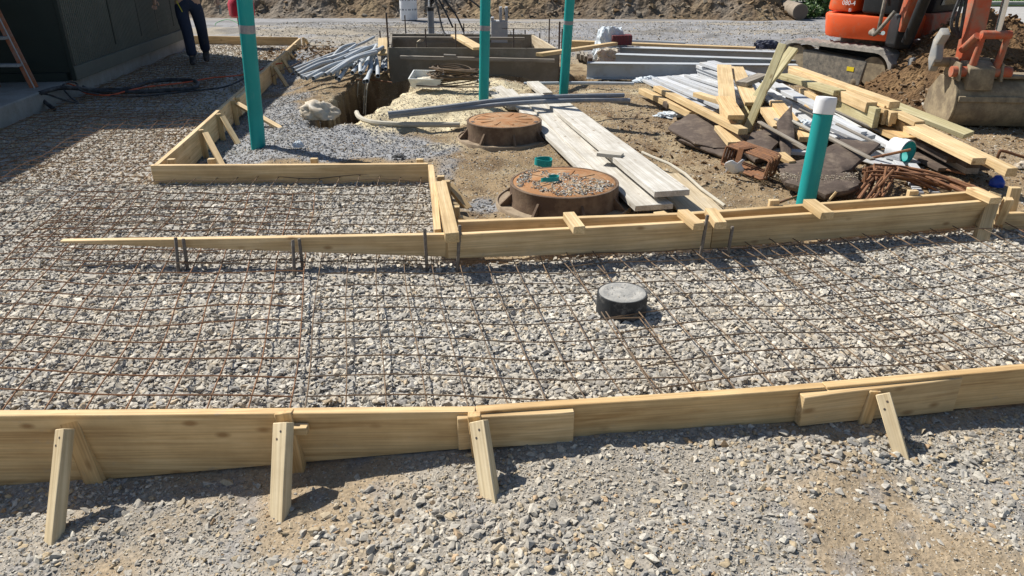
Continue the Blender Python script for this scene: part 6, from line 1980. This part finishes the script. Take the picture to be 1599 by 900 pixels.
def bush(label, c, rx, ry, rz, n, seed):
    r = np.random.default_rng(seed)
    t = thing("bush", label, "bush", c)
    P = r.normal(0, 1, (n, 3)); P /= np.linalg.norm(P, axis=1)[:, None]
    P *= (r.random((n, 1)) ** 0.5)
    P *= (0.65 + 0.7 * fbm(P[:, 0] * 2 + seed, P[:, 1] * 2 + P[:, 2], 1.3, 3, seed))[:, None]
    P = P * np.array([rx, ry, rz]) + np.array([c.x, c.y, c.z + rz * 0.8])
    P[:, 2] = np.maximum(P[:, 2], 0.02)
    s = r.uniform(0.03, 0.07, n)
    a = r.normal(0, 1, (n, 3)); a /= np.linalg.norm(a, axis=1)[:, None]
    q = r.normal(0, 1, (n, 3)); q = np.cross(a, q); q /= np.linalg.norm(q, axis=1)[:, None]
    v = np.stack([P - a * s[:, None], P + q * s[:, None] * 0.5, P + a * s[:, None], P - q * s[:, None] * 0.5], 1).reshape(-1, 3)
    me = np_mesh("foliage", v, np.arange(4 * n).reshape(-1, 4))
    cc = np.array([0.05, 0.11, 0.025]) * r.uniform(0.5, 1.5, (n, 1)) * np.array([1, 1, 1]) + r.uniform(0, 0.03, (n, 1)) * np.array([1, 1, 0])
    set_col(me, np.repeat(cc, 4, 0))
    obj("foliage", me, 'leaf', t)
    b = MB()
    for k in range(6):
        an = k * 1.05
        b.tube([c + Vector((0.05 * math.cos(an), 0.05 * math.sin(an), 0)), c + Vector((rx * 0.5 * math.cos(an), ry * 0.5 * math.sin(an), rz * 1.1))], [0.02, 0.006], 6)
    b.build("stem", 'wood_log', t)
bush("dark green bush behind the excavator's rear, left of its orange hood", V(1286, 20, 20.3) * 1 - Vector((0, 0, V(1286, 20, 20.3).z)), 0.75, 0.6, 0.65, 2600, 2)
bush("low scrubby bush at the right end of the dirt bank beside the log", V(1262, 24, 19.6) - Vector((0, 0, V(1262, 24, 19.6).z)), 0.4, 0.3, 0.2, 500, 5)
hose("stake", "thin grey stake standing behind the log", "stake", [V(1243, 14, 20.2), V(1246, -8, 20.2)], 0.02, 'oldgrey')
# kerb and lawn across the street, pale path behind the bank
b = MB(); b.box((0, 0, 0.04), (60, 0.18, 0.14)); tag(b.build("kerb", 'conc', None, Matrix.Translation((34, 23.3, 0)) @ Matrix.Rotation(R(-2), 4, 'Z'), bevel=0.02), kind='structure')
n = 26000
r = np.random.default_rng(4)
x = r.uniform(8, 34, n); y = 23.6 - (x - 34) * math.tan(R(2)) + r.uniform(0, 9, n) ** 1.0
hgt = r.uniform(0.03, 0.09, n)
a = r.uniform(0, 2 * PI, n)
dx, dy = np.cos(a) * 0.02, np.sin(a) * 0.02
z0 = np.full(n, 0.02)
lx, ly = r.normal(0, 0.02, n), r.normal(0, 0.02, n)
v = np.stack([np.stack([x - dx, y - dy, z0], 1), np.stack([x + dx, y + dy, z0], 1), np.stack([x + lx, y + ly, z0 + hgt], 1)], 1).reshape(-1, 3)
me = np_mesh("grass", v, np.arange(3 * n).reshape(-1, 3))
set_col(me, np.repeat(np.array([0.09, 0.19, 0.025]) * r.uniform(0.7, 1.4, (n, 1)), 3, 0))
tag(obj("grass", me, 'leaf'), kind='stuff')
b = MB(); b.add([(8, 23.9, 0.012), (60, 22.6, 0.012), (80, 80, 0.012), (8, 80, 0.012)], [(0, 1, 2, 3)])
lm = plain("lawn_soil", (0.075, 0.15, 0.025), 0.95, dirt=(0.12, 0.2, 0.04), dscale=3, bumps=0.5)
tag(b.build("lawn", lm), kind='structure')
b = MB(); b.add([(3, 24, 0.012), (11, 21.6, 0.012), (12, 22.9, 0.012), (4, 26, 0.012)], [(0, 1, 2, 3)])
tag(b.build("path", 'conc'), kind='structure')
print("OBJECTS", len(SC.objects))
